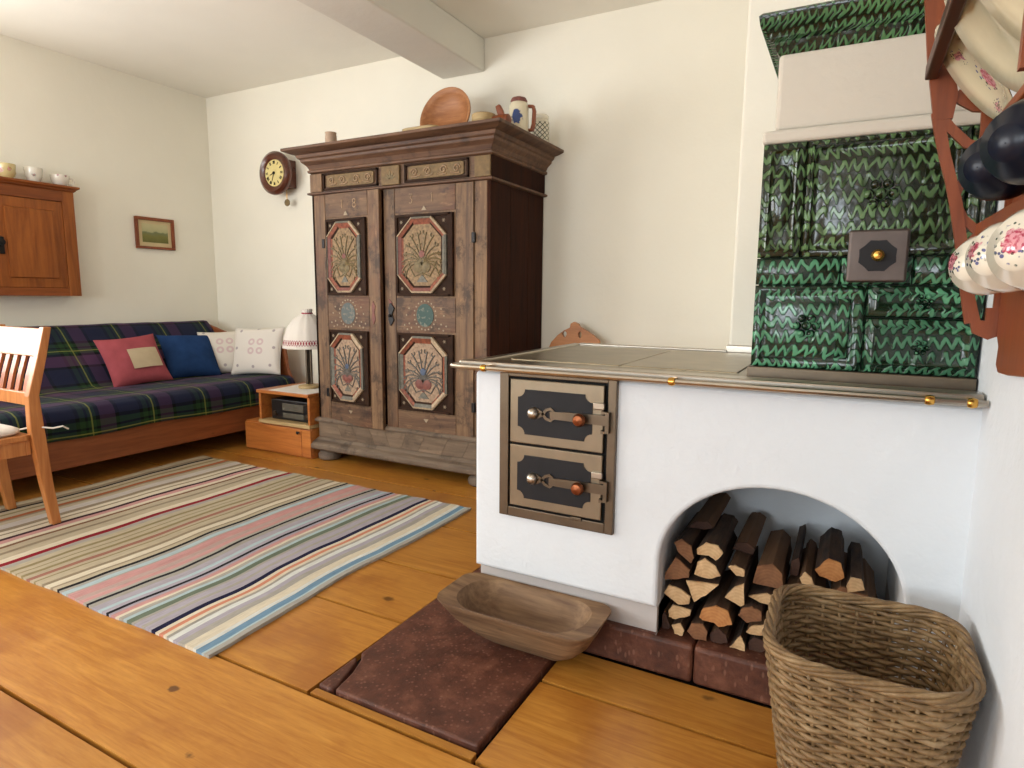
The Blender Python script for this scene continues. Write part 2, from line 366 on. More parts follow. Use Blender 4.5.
fz = g.noise(uv, 300, 2); g.bump(fz, 0.4, 0.002); c = g.mix(0.25, c, g.mix(fz, (0, 0, 0, 1), c))
M['tartan'] = g.done(c, 0.95, spec=0.1); M['tartan'].node_tree.nodes['Principled BSDF'].inputs['Sheen Weight'].default_value = 0.05

# rag rug colours come from the woven stripes themselves
g = NT('rag rug'); at = g.n('ShaderNodeAttribute'); at.attribute_name = 'stripe'; v = g.coords()
n1 = g.noise(g.mapping(v, (160, 22, 1)), 1, 3); n2 = g.noise(g.mapping(v, (30, 3, 1)), 1, 3)
c = g.mix(1.0, at.outputs[0], g.ramp(g.math('ADD', g.math('MULTIPLY', n1, 0.6), g.math('MULTIPLY', n2, 0.4)), [(0.3, (0.86, 0.85, 0.83, 1)), (0.7, (1.22, 1.21, 1.18, 1))]), 'MULTIPLY')
g.bump(n1, 0.6, 0.004); M['rug'] = g.done(c, 0.95, spec=0.1)

def floral(name, base, spots, leaf=True):
    # flat printed decoration: a rose and sprigs around given points of the object's own space
    g = NT(name); v = g.coords(); nz = g.noise(v, 90, 3); c = base
    for (p, r, k) in spots:
        d = g.vmath('DISTANCE', v, p); dn = g.math('ADD', d, g.math('MULTIPLY', g.math('SUBTRACT', nz, 0.5), r*1.1))
        if leaf:
            vo = g.vor(v, 2.2/r); ring = g.math('MULTIPLY', g.step(dn, r*1.7, r*1.5), g.step(vo, 0.40, 0.30))
            colr = g.mix(g.step(g.noise(v, 1.2/r, 1), 0.46, 0.54), lin(64, 82, 70), lin(96, 98, 140)); c = g.mix(ring, c, colr)
        f = g.step(dn, r*1.0, r*0.85); petal = g.mix(g.step(g.noise(v, 2.5/r, 2), 0.42, 0.58), k, lin(216, 150, 160)); c = g.mix(f, c, petal)
    return g.done(c, 0.14, coat=0.5)

# ------------------------------------------------------------------ the room
X0, X1, Y0, YB, ZC = -4.985, 0.276, -3.7, 3.72, 2.75
o = struct(MB().box(X0-.4, X1+.4, Y0-.4, YB+.4, -.16, -.021).build('floor', M['subfloor']))
FLOOR = o
def plank(x0, x1, y0, y1, dz=0.0):
    gp = 0.0062
    p = MB().box(-(x1-x0)/2+gp, (x1-x0)/2-gp, -(y1-y0)/2+gp, (y1-y0)/2-gp, -.02, 0)
    p.build('plank', M['floor'], FLOOR, M=Matrix.Translation(((x0+x1)/2, (y0+y1)/2, dz)))
# boards in front, full width
for a, b, cut in ((-3.7, -3.2, -2.4), (-3.2, -2.75, -1.3), (-2.75, -2.3, -3.1), (-2.3, -1.9, -1.1), (-1.9, -1.45, -3.0), (-1.45, -1.05, -2.1), (-1.05, -.62, -3.6), (-.62, -.16, -1.7), (-.16, .29, -3.3), (.29, .752, -2.9)):
    plank(X0, cut, a, b); plank(cut, X1, a, b)
plank(X0, -3.2, .752, 1.15); plank(-3.2, X1, .752, 1.15)
# boards under and behind the rug, ending at the hearth stone
for a, b in ((1.15, 1.577), (1.577, 1.943), (1.943, 2.39), (2.39, 2.82)):
    plank(X0, -1.255, a, b)
for a, b in ((2.82, 3.27), (3.27, 3.72)): plank(X0, -1.06, a, b)
plank(-1.255, -1.06, 2.13, 2.82)
plank(-1.06, -.42, 2.622, 3.16); plank(-1.06, -.42, 3.16, 3.72)
plank(-1.255, -.715, 1.150, 1.186)
plank(-.715, X1, 1.150, 1.517); plank(-.715, X1, 1.517, 1.712)

struct(MB().box(X0-.2, X1+.2, YB, YB+.2, -.04, ZC+.1).build('wall_back', M['wall']))
# left wall with a window opening outside the picture
w = MB(); z9 = ((Y0, -1.2), (-.1, .4), (1.3, YB))
for (p0, p1) in z9: w.box(X0-.25, X0, p0, p1, -.04, ZC)
for (p0, p1) in ((-1.2, -.1), (.4, 1.3)): w.box(X0-.25, X0, p0, p1, -.04, .85); w.box(X0-.25, X0, p0, p1, 2.15, ZC)
struct(w.build('wall_left', M['wall']))
struct(MB().box(X1, X1+.2, Y0, YB+.2, -.04, ZC).build('wall_right', M['stove']))
w = MB(); w.box(X0, -3.85, Y0-.25, Y0, -.04, ZC); w.box(-2.75, -1.6, Y0-.25, Y0, -.04, ZC); w.box(-.5, X1, Y0-.25, Y0, -.04, ZC)
for a, b in ((-3.85, -2.75), (-1.6, -.5)): w.box(a, b, Y0-.25, Y0, -.04, .85); w.box(a, b, Y0-.25, Y0, 2.15, ZC)
struct(w.build('wall_front', M['wall']))
M['frame_white'] = plain('white window paint', lin(225, 222, 214), 0.5)
g = NT('window glass'); g.b.inputs['Transmission Weight'].default_value = 1; M['glass'] = g.done((0.95, 0.98, 1, 1), 0.02)
for i, (a, b, axis) in enumerate(((-3.85, -2.75, 'y'), (-1.6, -.5, 'y'), (-1.2, -.1, 'x'), (.4, 1.3, 'x'))):
    k = MB(); q = MB(); mid = (a+b)/2
    bars = [(a, a+.05, .85, 2.15), (b-.05, b, .85, 2.15), (mid-.03, mid+.03, .85, 2.15), (a, b, .85, .9), (a, b, 2.1, 2.15), (a, b, 1.68, 1.72)]
    for (p0, p1, z0, z1) in bars:
        if axis == 'y': k.box(p0, p1, Y0-.16, Y0-.11, z0, z1)
        else: k.box(X0-.16, X0-.11, p0, p1, z0, z1)
    if axis == 'y': q.box(a, b, Y0-.14, Y0-.135, .85, 2.15)
    else: q.box(X0-.14, X0-.135, a, b, .85, 2.15)
    wo = struct(k.build('window_%d' % (i+1), M['frame_white'])); q.build('pane', M['glass'], wo)
struct(MB().box(X0-.2, X1+.2, Y0-.2, YB+.2, ZC, ZC+.15).build('ceiling', M['ceiling']))
# whitewashed ceiling beam, running from the back wall over the room
struct(MB().box(-2.545, -2.215, Y0, YB, 2.545, ZC).build('trim_1', M['beam'], bevel=0.012, seg=3))
# chimney breast behind the tiled stove
struct(MB().box(-.42, X1, 2.62, YB, 0, ZC).build('wall_chimney', M['wall'], bevel=0.012, seg=3))

# ------------------------------------------------------------------ masonry stove
YS, SX0, SX1 = 1.708, -1.05, X1
stove = thing('masonry_stove', (-.4, 2.1, 0), 'whitewashed masonry cooking stove with two oven doors and an arched wood niche', 'stove')
AX0, AX1, AZ, AH, NF, NB = -.433, .168, .345, .262, .116, 2.28
b = MB(); ZT = .862
def arc(n=28): 
    return [((AX0+AX1)/2 - (AX1-AX0)/2*math.cos(math.pi*i/n), AZ + AH*math.sin(math.pi*i/n)) for i in range(n+1)]
A = arc()
fr = [(AX0, NF)] + A + [(AX1, NF)]
# front face: left block, right block, strip above the arch
ZBOT = .205
def quad(p): b.add(p, [(0,1,2,3)])
zs = [ZBOT, .42, .64, ZT]
b.add([(x, YS, z) for x, z in [(SX0, ZBOT), (AX0, ZBOT)] + A + [(AX1, ZBOT), (SX1, ZBOT), (SX1, ZT), (SX0, ZT)]], [tuple(range(len(A)+6))])
# rounded jamb edge and vault
ring = [(AX0, ZBOT)] + A + [(AX1, ZBOT)]
cx_, cz_ = (AX0+AX1)/2, .30
def off(p, k): return (p[0] + (cx_-p[0])*k, p[1] + (cz_-p[1])*k)
for i in range(len(ring)-1):
    p, q = ring[i], ring[i+1]
    quad([(p[0], YS, p[1]), (q[0], YS, q[1]), (q[0], NB, q[1]), (p[0], NB, p[1])])
# underside, left side, top, back
TOE = YS + .028
quad([(SX0, YS, ZBOT), (AX0, YS, ZBOT), (AX0, TOE, ZBOT), (SX0, TOE, ZBOT)])
quad([(AX1, YS, ZBOT), (SX1, YS, ZBOT), (SX1, TOE, ZBOT), (AX1, TOE, ZBOT)])
quad([(SX0, YS, ZBOT), (SX0, YS, ZT), (SX0, 2.615, ZT), (SX0, 2.615, ZBOT)])
quad([(SX0, YS, ZT), (SX1, YS, ZT), (SX1, 2.615, ZT), (SX0, 2.615, ZT)])
quad([(SX0, 2.615, 0), (SX1, 2.615, 0), (SX1, 2.615, ZT), (SX0, 2.615, ZT)])
b.add([(p[0], NB, p[1]) for p in fr], [tuple(range(len(fr)))])
import bmesh
bo = b.build('body', M['stove'], stove)
bm = bmesh.new(); bm.from_mesh(bo.data); bmesh.ops.remove_doubles(bm, verts=bm.verts, dist=1e-5); bmesh.ops.recalc_face_normals(bm, faces=bm.faces); bm.to_mesh(bo.data); bm.free()
bv = bo.modifiers.new('bevel', 'BEVEL'); bv.width = .013; bv.segments = 3; bv.limit_method = 'ANGLE'; bv.angle_limit = R(50)
# recessed toe under the plaster
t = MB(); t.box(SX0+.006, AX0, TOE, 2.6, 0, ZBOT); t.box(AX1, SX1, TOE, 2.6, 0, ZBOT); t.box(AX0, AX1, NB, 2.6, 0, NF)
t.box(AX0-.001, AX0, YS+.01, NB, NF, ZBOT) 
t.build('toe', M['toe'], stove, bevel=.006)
for (xa, xb, k) in ((-.712, -.325, .0), (-.322, .05, .0), (.053, SX1, .0)):
    m = MB().box(xa, xb, YS+.003, NB if k else YS+.3, 0, NF); m.build('plinth_stone', M['stone'], stove, bevel=.012, seg=3)
MB().box(AX0-.2, SX1, YS+.3, NB, 0, NF-.002).build('niche_floor', M['niche_shade'], stove)
# iron cooktop with a steel border
top = MB().box(-1.06, -.415, YS+.012, 2.618, ZT, .887).box(-.415, -.225, YS+.012, 2.618, ZT, .887)
top.build('cooktop', M['cooktop'], stove, bevel=.003)
for (a0, a1, c0, c1) in ((-1.0, -.62, 1.86, 2.5), (-.615, -.27, 1.86, 2.5)):
    MB().box(a0, a1, c0, c1, .885, .8905).build('hot_plate', M['cooktop'], stove, bevel=.002)
MB().box(-1.09, SX1-.004, YS-.035, YS+.03, .866, .896).build('front_edge', M['steel'], stove, bevel=.005)
MB().box(-1.085, -1.05, YS+.02, 2.615, .866, .893).build('side_edge', M['steel'], stove, bevel=.004)
MB().box(-1.05, -.42, 2.585, 2.618, .886, .896).build('back_edge', M['steel'], stove, bevel=.003)
MB().box(-.425, -.23, 2.59, 2.62, .886, .915).build('foot_strip', M['steel'], stove, bevel=.003)
# rail in front with brass holders
pts = [(-1.02, YS+.0, .881), (-1.075, YS-.012, .881), (-1.105, YS-.035, .881), (-1.098, YS-.06, .881), (-1.07, YS-.07, .881)] + [(-1.05+.1*i, YS-.072, .881) for i in range(14)] + [(.272, YS-.072, .881)]
MB().tube(pts, .0075, 8).build('rail', M['steel'], stove, smooth=True)
for x in (-.975, -.40, .168, .245):
    k = MB().lathe([(.004, -.012), (.010, -.008), (.012, 0), (.010, .008), (.004, .012)], (x, YS-.072, .881), 12, 'x')
    k.box(x-.006, x+.006, YS-.07, YS-.02, .872, .888); k.build('brass_holder', M['brass'], stove, smooth=True)
# oven door frame: four bars
FX0, FX1, FZ0, FZ1 = -.950, -.568, .405, .866
f = MB()
for (a, b_, c, d) in ((FX0, FX0+.032, FZ0, FZ1), (FX1-.026, FX1, FZ0, FZ1), (FX0+.032, FX1-.026, FZ0, FZ0+.032), (FX0+.032, FX1-.026, FZ1-.012, FZ1)):
    f.box(a, b_, YS-.016, YS+.004, c, d)
f.build('door_frame', M['steel_dark'], stove, bevel=.0025)
MB().box(FX0+.02, FX1-.015, YS-.004, YS+.003, FZ0+.02, FZ1-.004).build('door_gap', M['black'], stove)
def scoop(x0, x1, z0, z1, r):
    pts = []
    for cx, cz, a0, a1 in ((x0, z0, 90, 0), (x1, z0, 180, 90), (x1, z1, 270, 180), (x0, z1, 360, 270)):
        for i in range(7):
            a = R(a0 + (a1-a0)*i/6); pts.append((cx + r*math.cos(a), cz + r*math.sin(a)))
    return pts
for n_, (z0, z1) in enumerate(((.648, .848), (.444, .642))):
    x0, x1 = FX0+.040, FX1-.036
    d = MB().box(x0, x1, YS-.020, YS-.004, z0, z1).build('oven_door', M['door_steel'], stove, bevel=.003)
    d['label'] = 'upper oven door in brushed steel' if n_ == 0 else 'lower oven door in brushed steel'
    zc = (z0+z1)/2
    k = MB().prism(scoop(x0+.028, x1-.034, z0+.030, z1-.030, .024), YS-.0225, YS-.0195)
    k.build('dark_panel', M['door_black'], d)
    h = MB()
    h.ribbon([(x0+.14, zc-.001), (x0+.20, zc), (x1+.012, zc)], [.022, .026, .03], YS-.03, YS-.0215)
    h.ribbon([(x1-.004, zc-.034), (x1+.014, zc-.034), (x1+.014, zc+.022), (x1-.004, zc+.022)], .012, YS-.032, YS-.014)
    MB().lathe([(.001, YS-.046), (.009, YS-.045), (.016, YS-.039), (.019, YS-.03), (.019, YS-.022)], (x0+.084, 0, zc), 18, 'y').build('boss', M['steel'], d, smooth=True)
    for sg in (-1, 1):   # openwork between the round boss and the bar
        h.ribbon([(x0+.096, zc+sg*.012), (x0+.114, zc+sg*.002), (x0+.126, zc-sg*.013), (x0+.142, zc-sg*.018), (x0+.152, zc-sg*.008)], .009, YS-.028, YS-.0215)
    h.build('latch_bar', M['steel_dark'], d, smooth=True, angle=30)
    MB().lathe([(.010, YS-.024), (.009, YS-.036), (.017, YS-.042), (.020, YS-.052), (.015, YS-.062), (.002, YS-.066)], (x0+.242, 0, zc-.002), 14, 'y').build('knob', M['copper'], d, smooth=True)
    MB().box(x1-.03, x1+.004, YS-.03, YS-.018, zc+.030, zc+.05).build('catch', M['steel'], d, bevel=.003)
MB().box(-.70, -.665, YS-.021, YS-.012, FZ0+.026, FZ0+.037).build('slide_tab', M['steel_dark'], stove, bevel=.002)

# ------------------------------------------------------------------ tiled stove block above
ts = thing('tiled_stove', (0.02, 2.2, .89), 'dark green glazed tile stove block with white plaster top', 'tile stove')
TX0, TX1, YT, TZ0, TZ1 = -.23, X1-.004, 1.798, .918, 1.494
MB().box(TX0+.008, TX1, YT+.012, 2.62, .89, TZ1).build('core', M['grout'], ts)
MB().box(TX0-.006, TX1, YT-.010, YT+.02, .888, .918).build('steel_base', M['steel_dark'], ts, bevel=.002)
def tile(x0, x1, z0, z1, mat, style):
    gp = .0012; x0 += gp; x1 -= gp; z0 += gp; z1 -= gp
    m = MB(); w, h = x1-x0, z1-z0
    def R4(ins, y): return [(x0+ins, y, z0+ins), (x1-ins, y, z0+ins), (x1-ins, y, z1-ins), (x0+ins, y, z1-ins)]
    rings = [R4(0, YT+.014), R4(0, YT+.004), R4(.004, YT)]
    if style == 'frame': rings += [R4(.016, YT), R4(.022, YT+.006), R4(.03, YT+.006), R4(.045, YT-.002), R4(.06, YT-.004)]
    elif style == 'panel': rings += [R4(.012, YT-.001), R4(.020, YT-.008), R4(.028, YT-.002), R4(.036, YT-.001)]
    m.loft(rings, True, False, True)
    o = m.build('tile', mat, ts, smooth=True, angle=50)
    return o
GL, GH = M['glaze_low'], M['glaze_high']
xa = -.125
tile(TX0, xa, 1.205, TZ1, GH, 'panel'); tile(xa, .215, 1.205, TZ1, GH, 'frame'); tile(.215, TX1, 1.205, TZ1, GH, 'panel')
tile(TX0, -.03, 1.135, 1.205, GL, 'flat'); tile(-.03, .125, 1.135, 1.205, GL, 'flat'); tile(.125, TX1, 1.135, 1.205, GL, 'flat')
tile(TX0, .033, TZ0, 1.135, GL, 'frame'); tile(.033, TX1, 1.055, 1.135, GL, 'panel'); tile(.033, TX1, TZ0, 1.055, GL, 'panel')
# raised relief: oval on the narrow tile, rosettes on the large tiles
ov = [(-.178 + .030*math.cos(2*math.pi*i/24), 1.355 + .085*math.sin(2*math.pi*i/24)) for i in range(24)]
ov2 = [(-.178 + .022*math.cos(2*math.pi*i/24), 1.355 + .074*math.sin(2*math.pi*i/24)) for i in range(24)]
MB().loft([[(p[0], YT, p[1]) for p in ov], [(p[0], YT-.009, p[1]) for p in ov2], [(-.178+(p[0]+.178)*.6, YT-.013, 1.355+(p[1]-1.355)*.6) for p in ov2]]).build('oval_relief', GH, ts, smooth=True, angle=60)
for (cx, cz, r) in ((.045, 1.352, .042), (-.098, 1.03, .036), (.155, 1.095, .022), (.155, .985, .022)):
    m = MB()
    for k in range(6):
        a = 2*math.pi*k/6; px_, pz_ = cx + r*.62*math.cos(a), cz + r*.62*math.sin(a)
        m.lathe([(r*.30, YT-.002), (r*.28, YT-.010), (r*.16, YT-.016), (.001, YT-.018)], (px_, 0, pz_), 10, 'y')
    m.lathe([(r*.32, YT-.004), (r*.28, YT-.014), (.001, YT-.020)], (cx, 0, cz), 10, 'y')
    m.build('rosette_relief', GH if cz > 1.2 else GL, ts, smooth=True, angle=70)
for (xa_, xb_, za_, zb_) in ((.128, .162, 1.30, 1.42), (-.115, -.105, 1.215, 1.485), (-.03, .00, .95, 1.10)):
    MB().loft([[(xa_, YT, za_), (xb_, YT, za_), (xb_, YT, zb_), (xa_, YT, zb_)], [(xa_+.003, YT-.008, za_+.006), (xb_-.003, YT-.008, za_+.006), (xb_-.003, YT-.008, zb_-.006), (xa_+.003, YT-.008, zb_-.006)]]).build('ridge_relief', GH if za_ > 1.15 else GL, ts, smooth=True, angle=60)
# flue door: square steel plate with dark octagon and brass knob
fd = MB().box(-.0165, .1115, YT-.026, YT-.002, 1.141, 1.267).build('flue_door', M['flue_steel'], ts, bevel=.006, seg=3)
oc = [(.0475 + .043*math.cos(R(22.5+45*i)), 1.204 + .040*math.sin(R(22.5+45*i))) for i in range(8)]
oc = [p for q in [(oc[i], ((oc[i][0]+oc[(i+1)%8][0])/2*.97+.0475*.03, (oc[i][1]+oc[(i+1)%8][1])/2*.97+1.204*.03)) for i in range(8)] for p in q]
MB().prism(oc, YT-.0275, YT-.025).build('dark_octagon', M['door_black'], fd)
MB().lathe([(.005, YT-.027), (.005, YT-.036), (.012, YT-.042), (.014, YT-.05), (.009, YT-.058), (.001, YT-.060)], (.0475, 0, 1.204), 16, 'y').build('knob', M['brass'], fd, smooth=True)
# plaster ledge, plaster upper body, tiled cornice
MB().box(TX0-.004, TX1, YT-.004, 2.62, TZ1, 1.527).build('plaster_ledge', M['dim_plaster'], ts, bevel=.01, seg=3)
MB().box(TX0+.022, TX1, YT+.014, 2.62, 1.527, 1.716).build('plaster_top', M['dim_plaster'], ts, bevel=.012, seg=3)
prof = [(.022, 1.712), (.016, 1.722), (.010, 1.742), (-.004, 1.748), (-.010, 1.768), (-.022, 1.776), (-.026, 1.798), (-.018, 1.806)]
cn = MB(); cn.loft([[(TX0+p, YT-.004+p, z), (TX1, YT-.004+p, z), (TX1, 2.60, z), (TX0+p, 2.60, z)] for p, z in prof])
cn.build('tile_cornice', M['glaze_cornice'], ts, smooth=True, angle=50)
# small wooden stand on the cornice, cut by the picture edge
ws = thing('wooden_figure', (-.055, 1.90, 1.807), 'small reddish wooden stand on top of the green tile cornice', 'figurine')
for s_ in (-1, 1): MB().tube([(-.055+s_*.022, 1.90, 1.807), (-.055+s_*.012, 1.90, 1.83), (-.055, 1.90, 1.86)], [.009, .008, .010], 8).build('leg', M['rack_wood'], ws, smooth=True)
MB().lathe([(.012, 1.85), (.018, 1.87), (.013, 1.90), (.016, 1.93), (.010, 1.95)], (-.055, 1.90, 0), 12).build('stem', M['rack_wood'], ws, smooth=True)

# ------------------------------------------------------------------ hearth stone in the floor
hs = thing('hearth_stone', (-.98, 1.5, 0), 'cracked dark red hearth stone slab set in the plank floor', 'stone slab')
def wob(pts, s=.004): return [(x+random.uniform(-s, s), y+random.uniform(-s, s)) for x, y in pts]
main = [(-1.185, 1.188), (-1.09, 1.19), (-.98, 1.187), (-.85, 1.19), (-.722, 1.19), (-.72, 1.35), (-.718, 1.52), (-.716, 1.70), (-1.048, 1.704), (-1.052, 2.12), (-1.25, 2.12), (-1.25, 1.8), (-1.248, 1.5), (-1.245, 1.36), (-1.222, 1.335), (-1.20, 1.27)]
bit = [(-1.25, 1.19), (-1.20, 1.188), (-1.196, 1.205), (-1.212, 1.265), (-1.232, 1.325), (-1.252, 1.345)]
for pl in (main, bit):
    MB().prism(wob(pl, .002), -.02, .012 if pl is main else .008, 'z').build('slab_piece', M['stone'], hs, bevel=.006, seg=2)

# ------------------------------------------------------------------ dough trough
tr = thing('dough_trough', (-.818, 1.606, .013), 'old carved wooden dough trough lying on the hearth stone before the stove', 'trough')
def hull(cx, cy, lx, ly, r, z, n=6): return [(x, y, z) for x, y in rrect(cx-lx, cx+lx, cy-ly, cy+ly, r, n)]
m = MB(); RZ = .148
rings = [hull(.015, .028, .09, .026, .02, 0), hull(.012, .026, .125, .038, .03, .008), hull(.008, .017, .175, .062, .045, .040), hull(.003, .007, .222, .090, .055, .090), hull(0, 0, .250, .112, .06, .132), hull(0, 0, .260, .121, .06, RZ),
         hull(0, 0, .259, .120, .058, RZ+.004), hull(0, .002, .214, .108, .095, RZ+.002), hull(0, .002, .208, .104, .095, RZ-.010), hull(0, .006, .180, .080, .073, .080), hull(0, .014, .135, .048, .044, .040), hull(0, .016, .08, .03, .028, .030)]
rings = [[(x, y, z + (.010*(abs(x)/.268)**2 if z > .12 else 0)) for x, y, z in r_] for r_ in rings]
m.loft(rings); m.build('hollowed_body', M['trough'], tr, local=True, smooth=True, angle=45)

# ------------------------------------------------------------------ firewood in the niche
LOGS = [
    (1.790, [(-0.412, 0.382), (-0.389, 0.398), (-0.359, 0.382), (-0.348, 0.345), (-0.357, 0.325), (-0.398, 0.355)], 'end_brown', 'reddish brown split log at the upper left of the firewood pile'),
    (1.780, [(-0.343, 0.38), (-0.317, 0.405), (-0.281, 0.402), (-0.266, 0.381), (-0.286, 0.354), (-0.307, 0.366), (-0.34, 0.363)], 'end_pale', 'pale half-round log on top of the firewood pile'),
    (1.770, [(-0.43, 0.287), (-0.399, 0.349), (-0.353, 0.316), (-0.356, 0.292), (-0.403, 0.275), (-0.428, 0.269)], 'end_brown', 'brown triangular log against the left niche wall'),
    (1.770, [(-0.345, 0.305), (-0.337, 0.346), (-0.316, 0.362), (-0.283, 0.343), (-0.268, 0.316), (-0.302, 0.299)], 'end_pale', 'pale fan-shaped log under the half-round log'),
    (1.800, [(-0.257, 0.337), (-0.236, 0.345), (-0.21, 0.336), (-0.209, 0.316), (-0.231, 0.314)], 'end_pale', 'thin pale log end tucked behind at the top of the pile'),
    (1.760, [(-0.428, 0.233), (-0.415, 0.262), (-0.378, 0.257), (-0.346, 0.240), (-0.350, 0.214), (-0.382, 0.206)], 'end_pale', 'pale oblong log lying slanted at the left of the pile'),
    (1.760, [(-0.366, 0.286), (-0.321, 0.292), (-0.269, 0.296), (-0.304, 0.254), (-0.338, 0.224)], 'end_pale', 'bright pale triangular log pointing down in the middle of the pile'),
    (1.780, [(-0.259, 0.251), (-0.232, 0.29), (-0.206, 0.307), (-0.202, 0.24), (-0.213, 0.233)], 'end_pale', 'pale sharp wedge log right of the bright triangular log'),
    (1.755, [(-0.410, 0.185), (-0.396, 0.205), (-0.341, 0.202), (-0.344, 0.184), (-0.388, 0.160), (-0.408, 0.164)], 'end_pale', 'pale flat log left of the orange log'),
    (1.750, [(-0.321, 0.190), (-0.312, 0.218), (-0.274, 0.237), (-0.239, 0.228), (-0.225, 0.189), (-0.263, 0.172), (-0.278, 0.182), (-0.313, 0.181)], 'end_orange', 'big orange half-round log in the middle of the pile'),
    (1.770, [(-0.219, 0.213), (-0.209, 0.234), (-0.182, 0.248), (-0.155, 0.238), (-0.153, 0.210), (-0.192, 0.195)], 'end_brown', 'ochre brown log beside the basket edge'),
    (1.770, [(-0.194, 0.168), (-0.179, 0.190), (-0.146, 0.202), (-0.144, 0.170), (-0.183, 0.164)], 'end_pale', 'short pale log below the ochre brown log'),
    (1.800, [(-0.198, 0.262), (-0.148, 0.282), (-0.112, 0.272), (-0.105, 0.246), (-0.165, 0.250)], 'end_pale', 'broad bark-topped log with a pale edge behind the basket rim'),
    (1.750, [(-0.398, 0.144), (-0.371, 0.156), (-0.358, 0.135), (-0.363, 0.118), (-0.387, 0.119)], 'end_pale', 'small pale log at the bottom left of the pile'),
    (1.750, [(-0.353, 0.136), (-0.342, 0.165), (-0.306, 0.171), (-0.292, 0.151), (-0.294, 0.120), (-0.327, 0.118)], 'end_brown', 'dark brown log on the stone plinth under the orange log'),
    (1.760, [(-0.288, 0.145), (-0.265, 0.166), (-0.242, 0.151), (-0.238, 0.126), (-0.262, 0.118), (-0.286, 0.119)], 'end_dark', 'nearly black log at the bottom of the pile'),
    (1.755, [(-0.234, 0.118), (-0.205, 0.162), (-0.192, 0.140), (-0.190, 0.118)], 'end_pale', 'pale pointed log at the bottom beside the basket'),
    (1.770, [(-0.186, 0.140), (-0.170, 0.160), (-0.146, 0.155), (-0.136, 0.130), (-0.150, 0.118), (-0.182, 0.118)], 'end_dark', 'dark bark log at the bottom against the basket'),
    (1.765, [(-0.429, 0.155), (-0.424, 0.178), (-0.414, 0.161), (-0.402, 0.130), (-0.408, 0.118), (-0.428, 0.118)], 'end_dark', 'narrow dark log in the bottom left corner of the niche'),
    (1.860, [(-0.037, 0.352), (-0.003, 0.394), (0.030, 0.386), (0.041, 0.345), (0.019, 0.327), (-0.024, 0.337)], 'end_orange', 'rough-barked log with orange end lying highest behind the basket'),
    (1.840, [(-0.071, 0.328), (-0.058, 0.350), (-0.040, 0.337), (-0.030, 0.312), (-0.061, 0.302)], 'end_pale', 'pale log end left of the rough-barked log behind the basket'),
    (1.840, [(0.044, 0.330), (0.053, 0.360), (0.080, 0.359), (0.090, 0.330), (0.048, 0.312)], 'end_pale', 'pale log end right of the rough-barked log behind the basket'),
    (1.860, [(-0.105, 0.285), (-0.075, 0.302), (-0.028, 0.300), (0.000, 0.285), (-0.02, 0.25), (-0.09, 0.245)], 'end_brown', 'brown log hidden low behind the basket on the left'),
    (1.860, [(0.005, 0.285), (0.03, 0.322), (0.10, 0.31), (0.13, 0.27), (0.10, 0.24), (0.02, 0.245)], 'end_brown', 'brown log hidden low behind the basket on the right'),
    (1.850, [(-0.125, 0.118), (-0.125, 0.19), (-0.06, 0.24), (0.00, 0.235), (0.02, 0.16), (0.0, 0.118)], 'end_dark', 'thick dark log at the niche floor behind the basket'),
    (1.850, [(0.025, 0.118), (0.03, 0.20), (0.07, 0.236), (0.13, 0.225), (0.155, 0.16), (0.15, 0.118)], 'end_dark', 'thick dark log at the niche floor by the right niche wall'),
    (1.900, [(-0.398, 0.395), (-0.37, 0.42), (-0.335, 0.425), (-0.315, 0.408), (-0.345, 0.395)], 'end_dark', 'dark log lying furthest back at the top left'),
    (1.900, [(-0.262, 0.352), (-0.25, 0.375), (-0.22, 0.382), (-0.195, 0.365), (-0.20, 0.345)], 'end_dark', 'dark bark log behind the thin pale log end'),
    (1.830, [(-0.192, 0.290), (-0.182, 0.345), (-0.140, 0.360), (-0.112, 0.335), (-0.105, 0.285), (-0.15, 0.288)], 'end_brown', 'large brown bark log rising behind the broad pale-edged log'),
    (1.900, [(-0.100, 0.306), (-0.098, 0.352), (-0.078, 0.365), (-0.074, 0.345), (-0.076, 0.308)], 'end_dark', 'slim dark log between the brown bark log and the pale log end'),
]
for (yy, poly, e, label) in LOGS:
    n = len(poly); cx = sum(p[0] for p in poly)/n; cz = sum(p[1] for p in poly)/n
    poly = [(cx+(p[0]-cx)*.95, cz+(p[1]-cz)*.95) for p in poly]
    lt = thing('firewood_log', (cx, yy, min(p[1] for p in poly)), label, 'firewood', 'split firewood logs in the stove niche')
    # denser, slightly rough outline
    pl = []
    for i in range(n):
        a, c = poly[i], poly[(i+1) % n]
        for k in range(3):
            t = k/3; pl.append((a[0]+(c[0]-a[0])*t + (random.uniform(-.0015, .0015) if k else 0), a[1]+(c[1]-a[1])*t + (random.uniform(-.0015, .0015) if k else 0)))
    Ln = min(random.uniform(.28, .33), 2.27-yy)
    rings = []
    for i in range(7):
        t = i/6; s_ = 1 - .06*t
        rings.append([(cx+(p[0]-cx)*s_*(1+random.uniform(-.03, .0)), yy+Ln*t, cz+(p[1]-cz)*s_*(1+random.uniform(-.03, .0))) for p in pl])
    MB().loft(rings, True, False, True).build('bark_side', M['bark'], lt)
    face = [(cx+(p[0]-cx)*.985, yy+random.uniform(-.003, 0), cz+(p[1]-cz)*.985) for p in pl]
    back = [(p[0], yy+.004, p[1]) for p in pl]
    MB().loft([[(q[0], q[1], q[2]) for q in face], back], True, True, False).build('cut_end', M[e], lt)

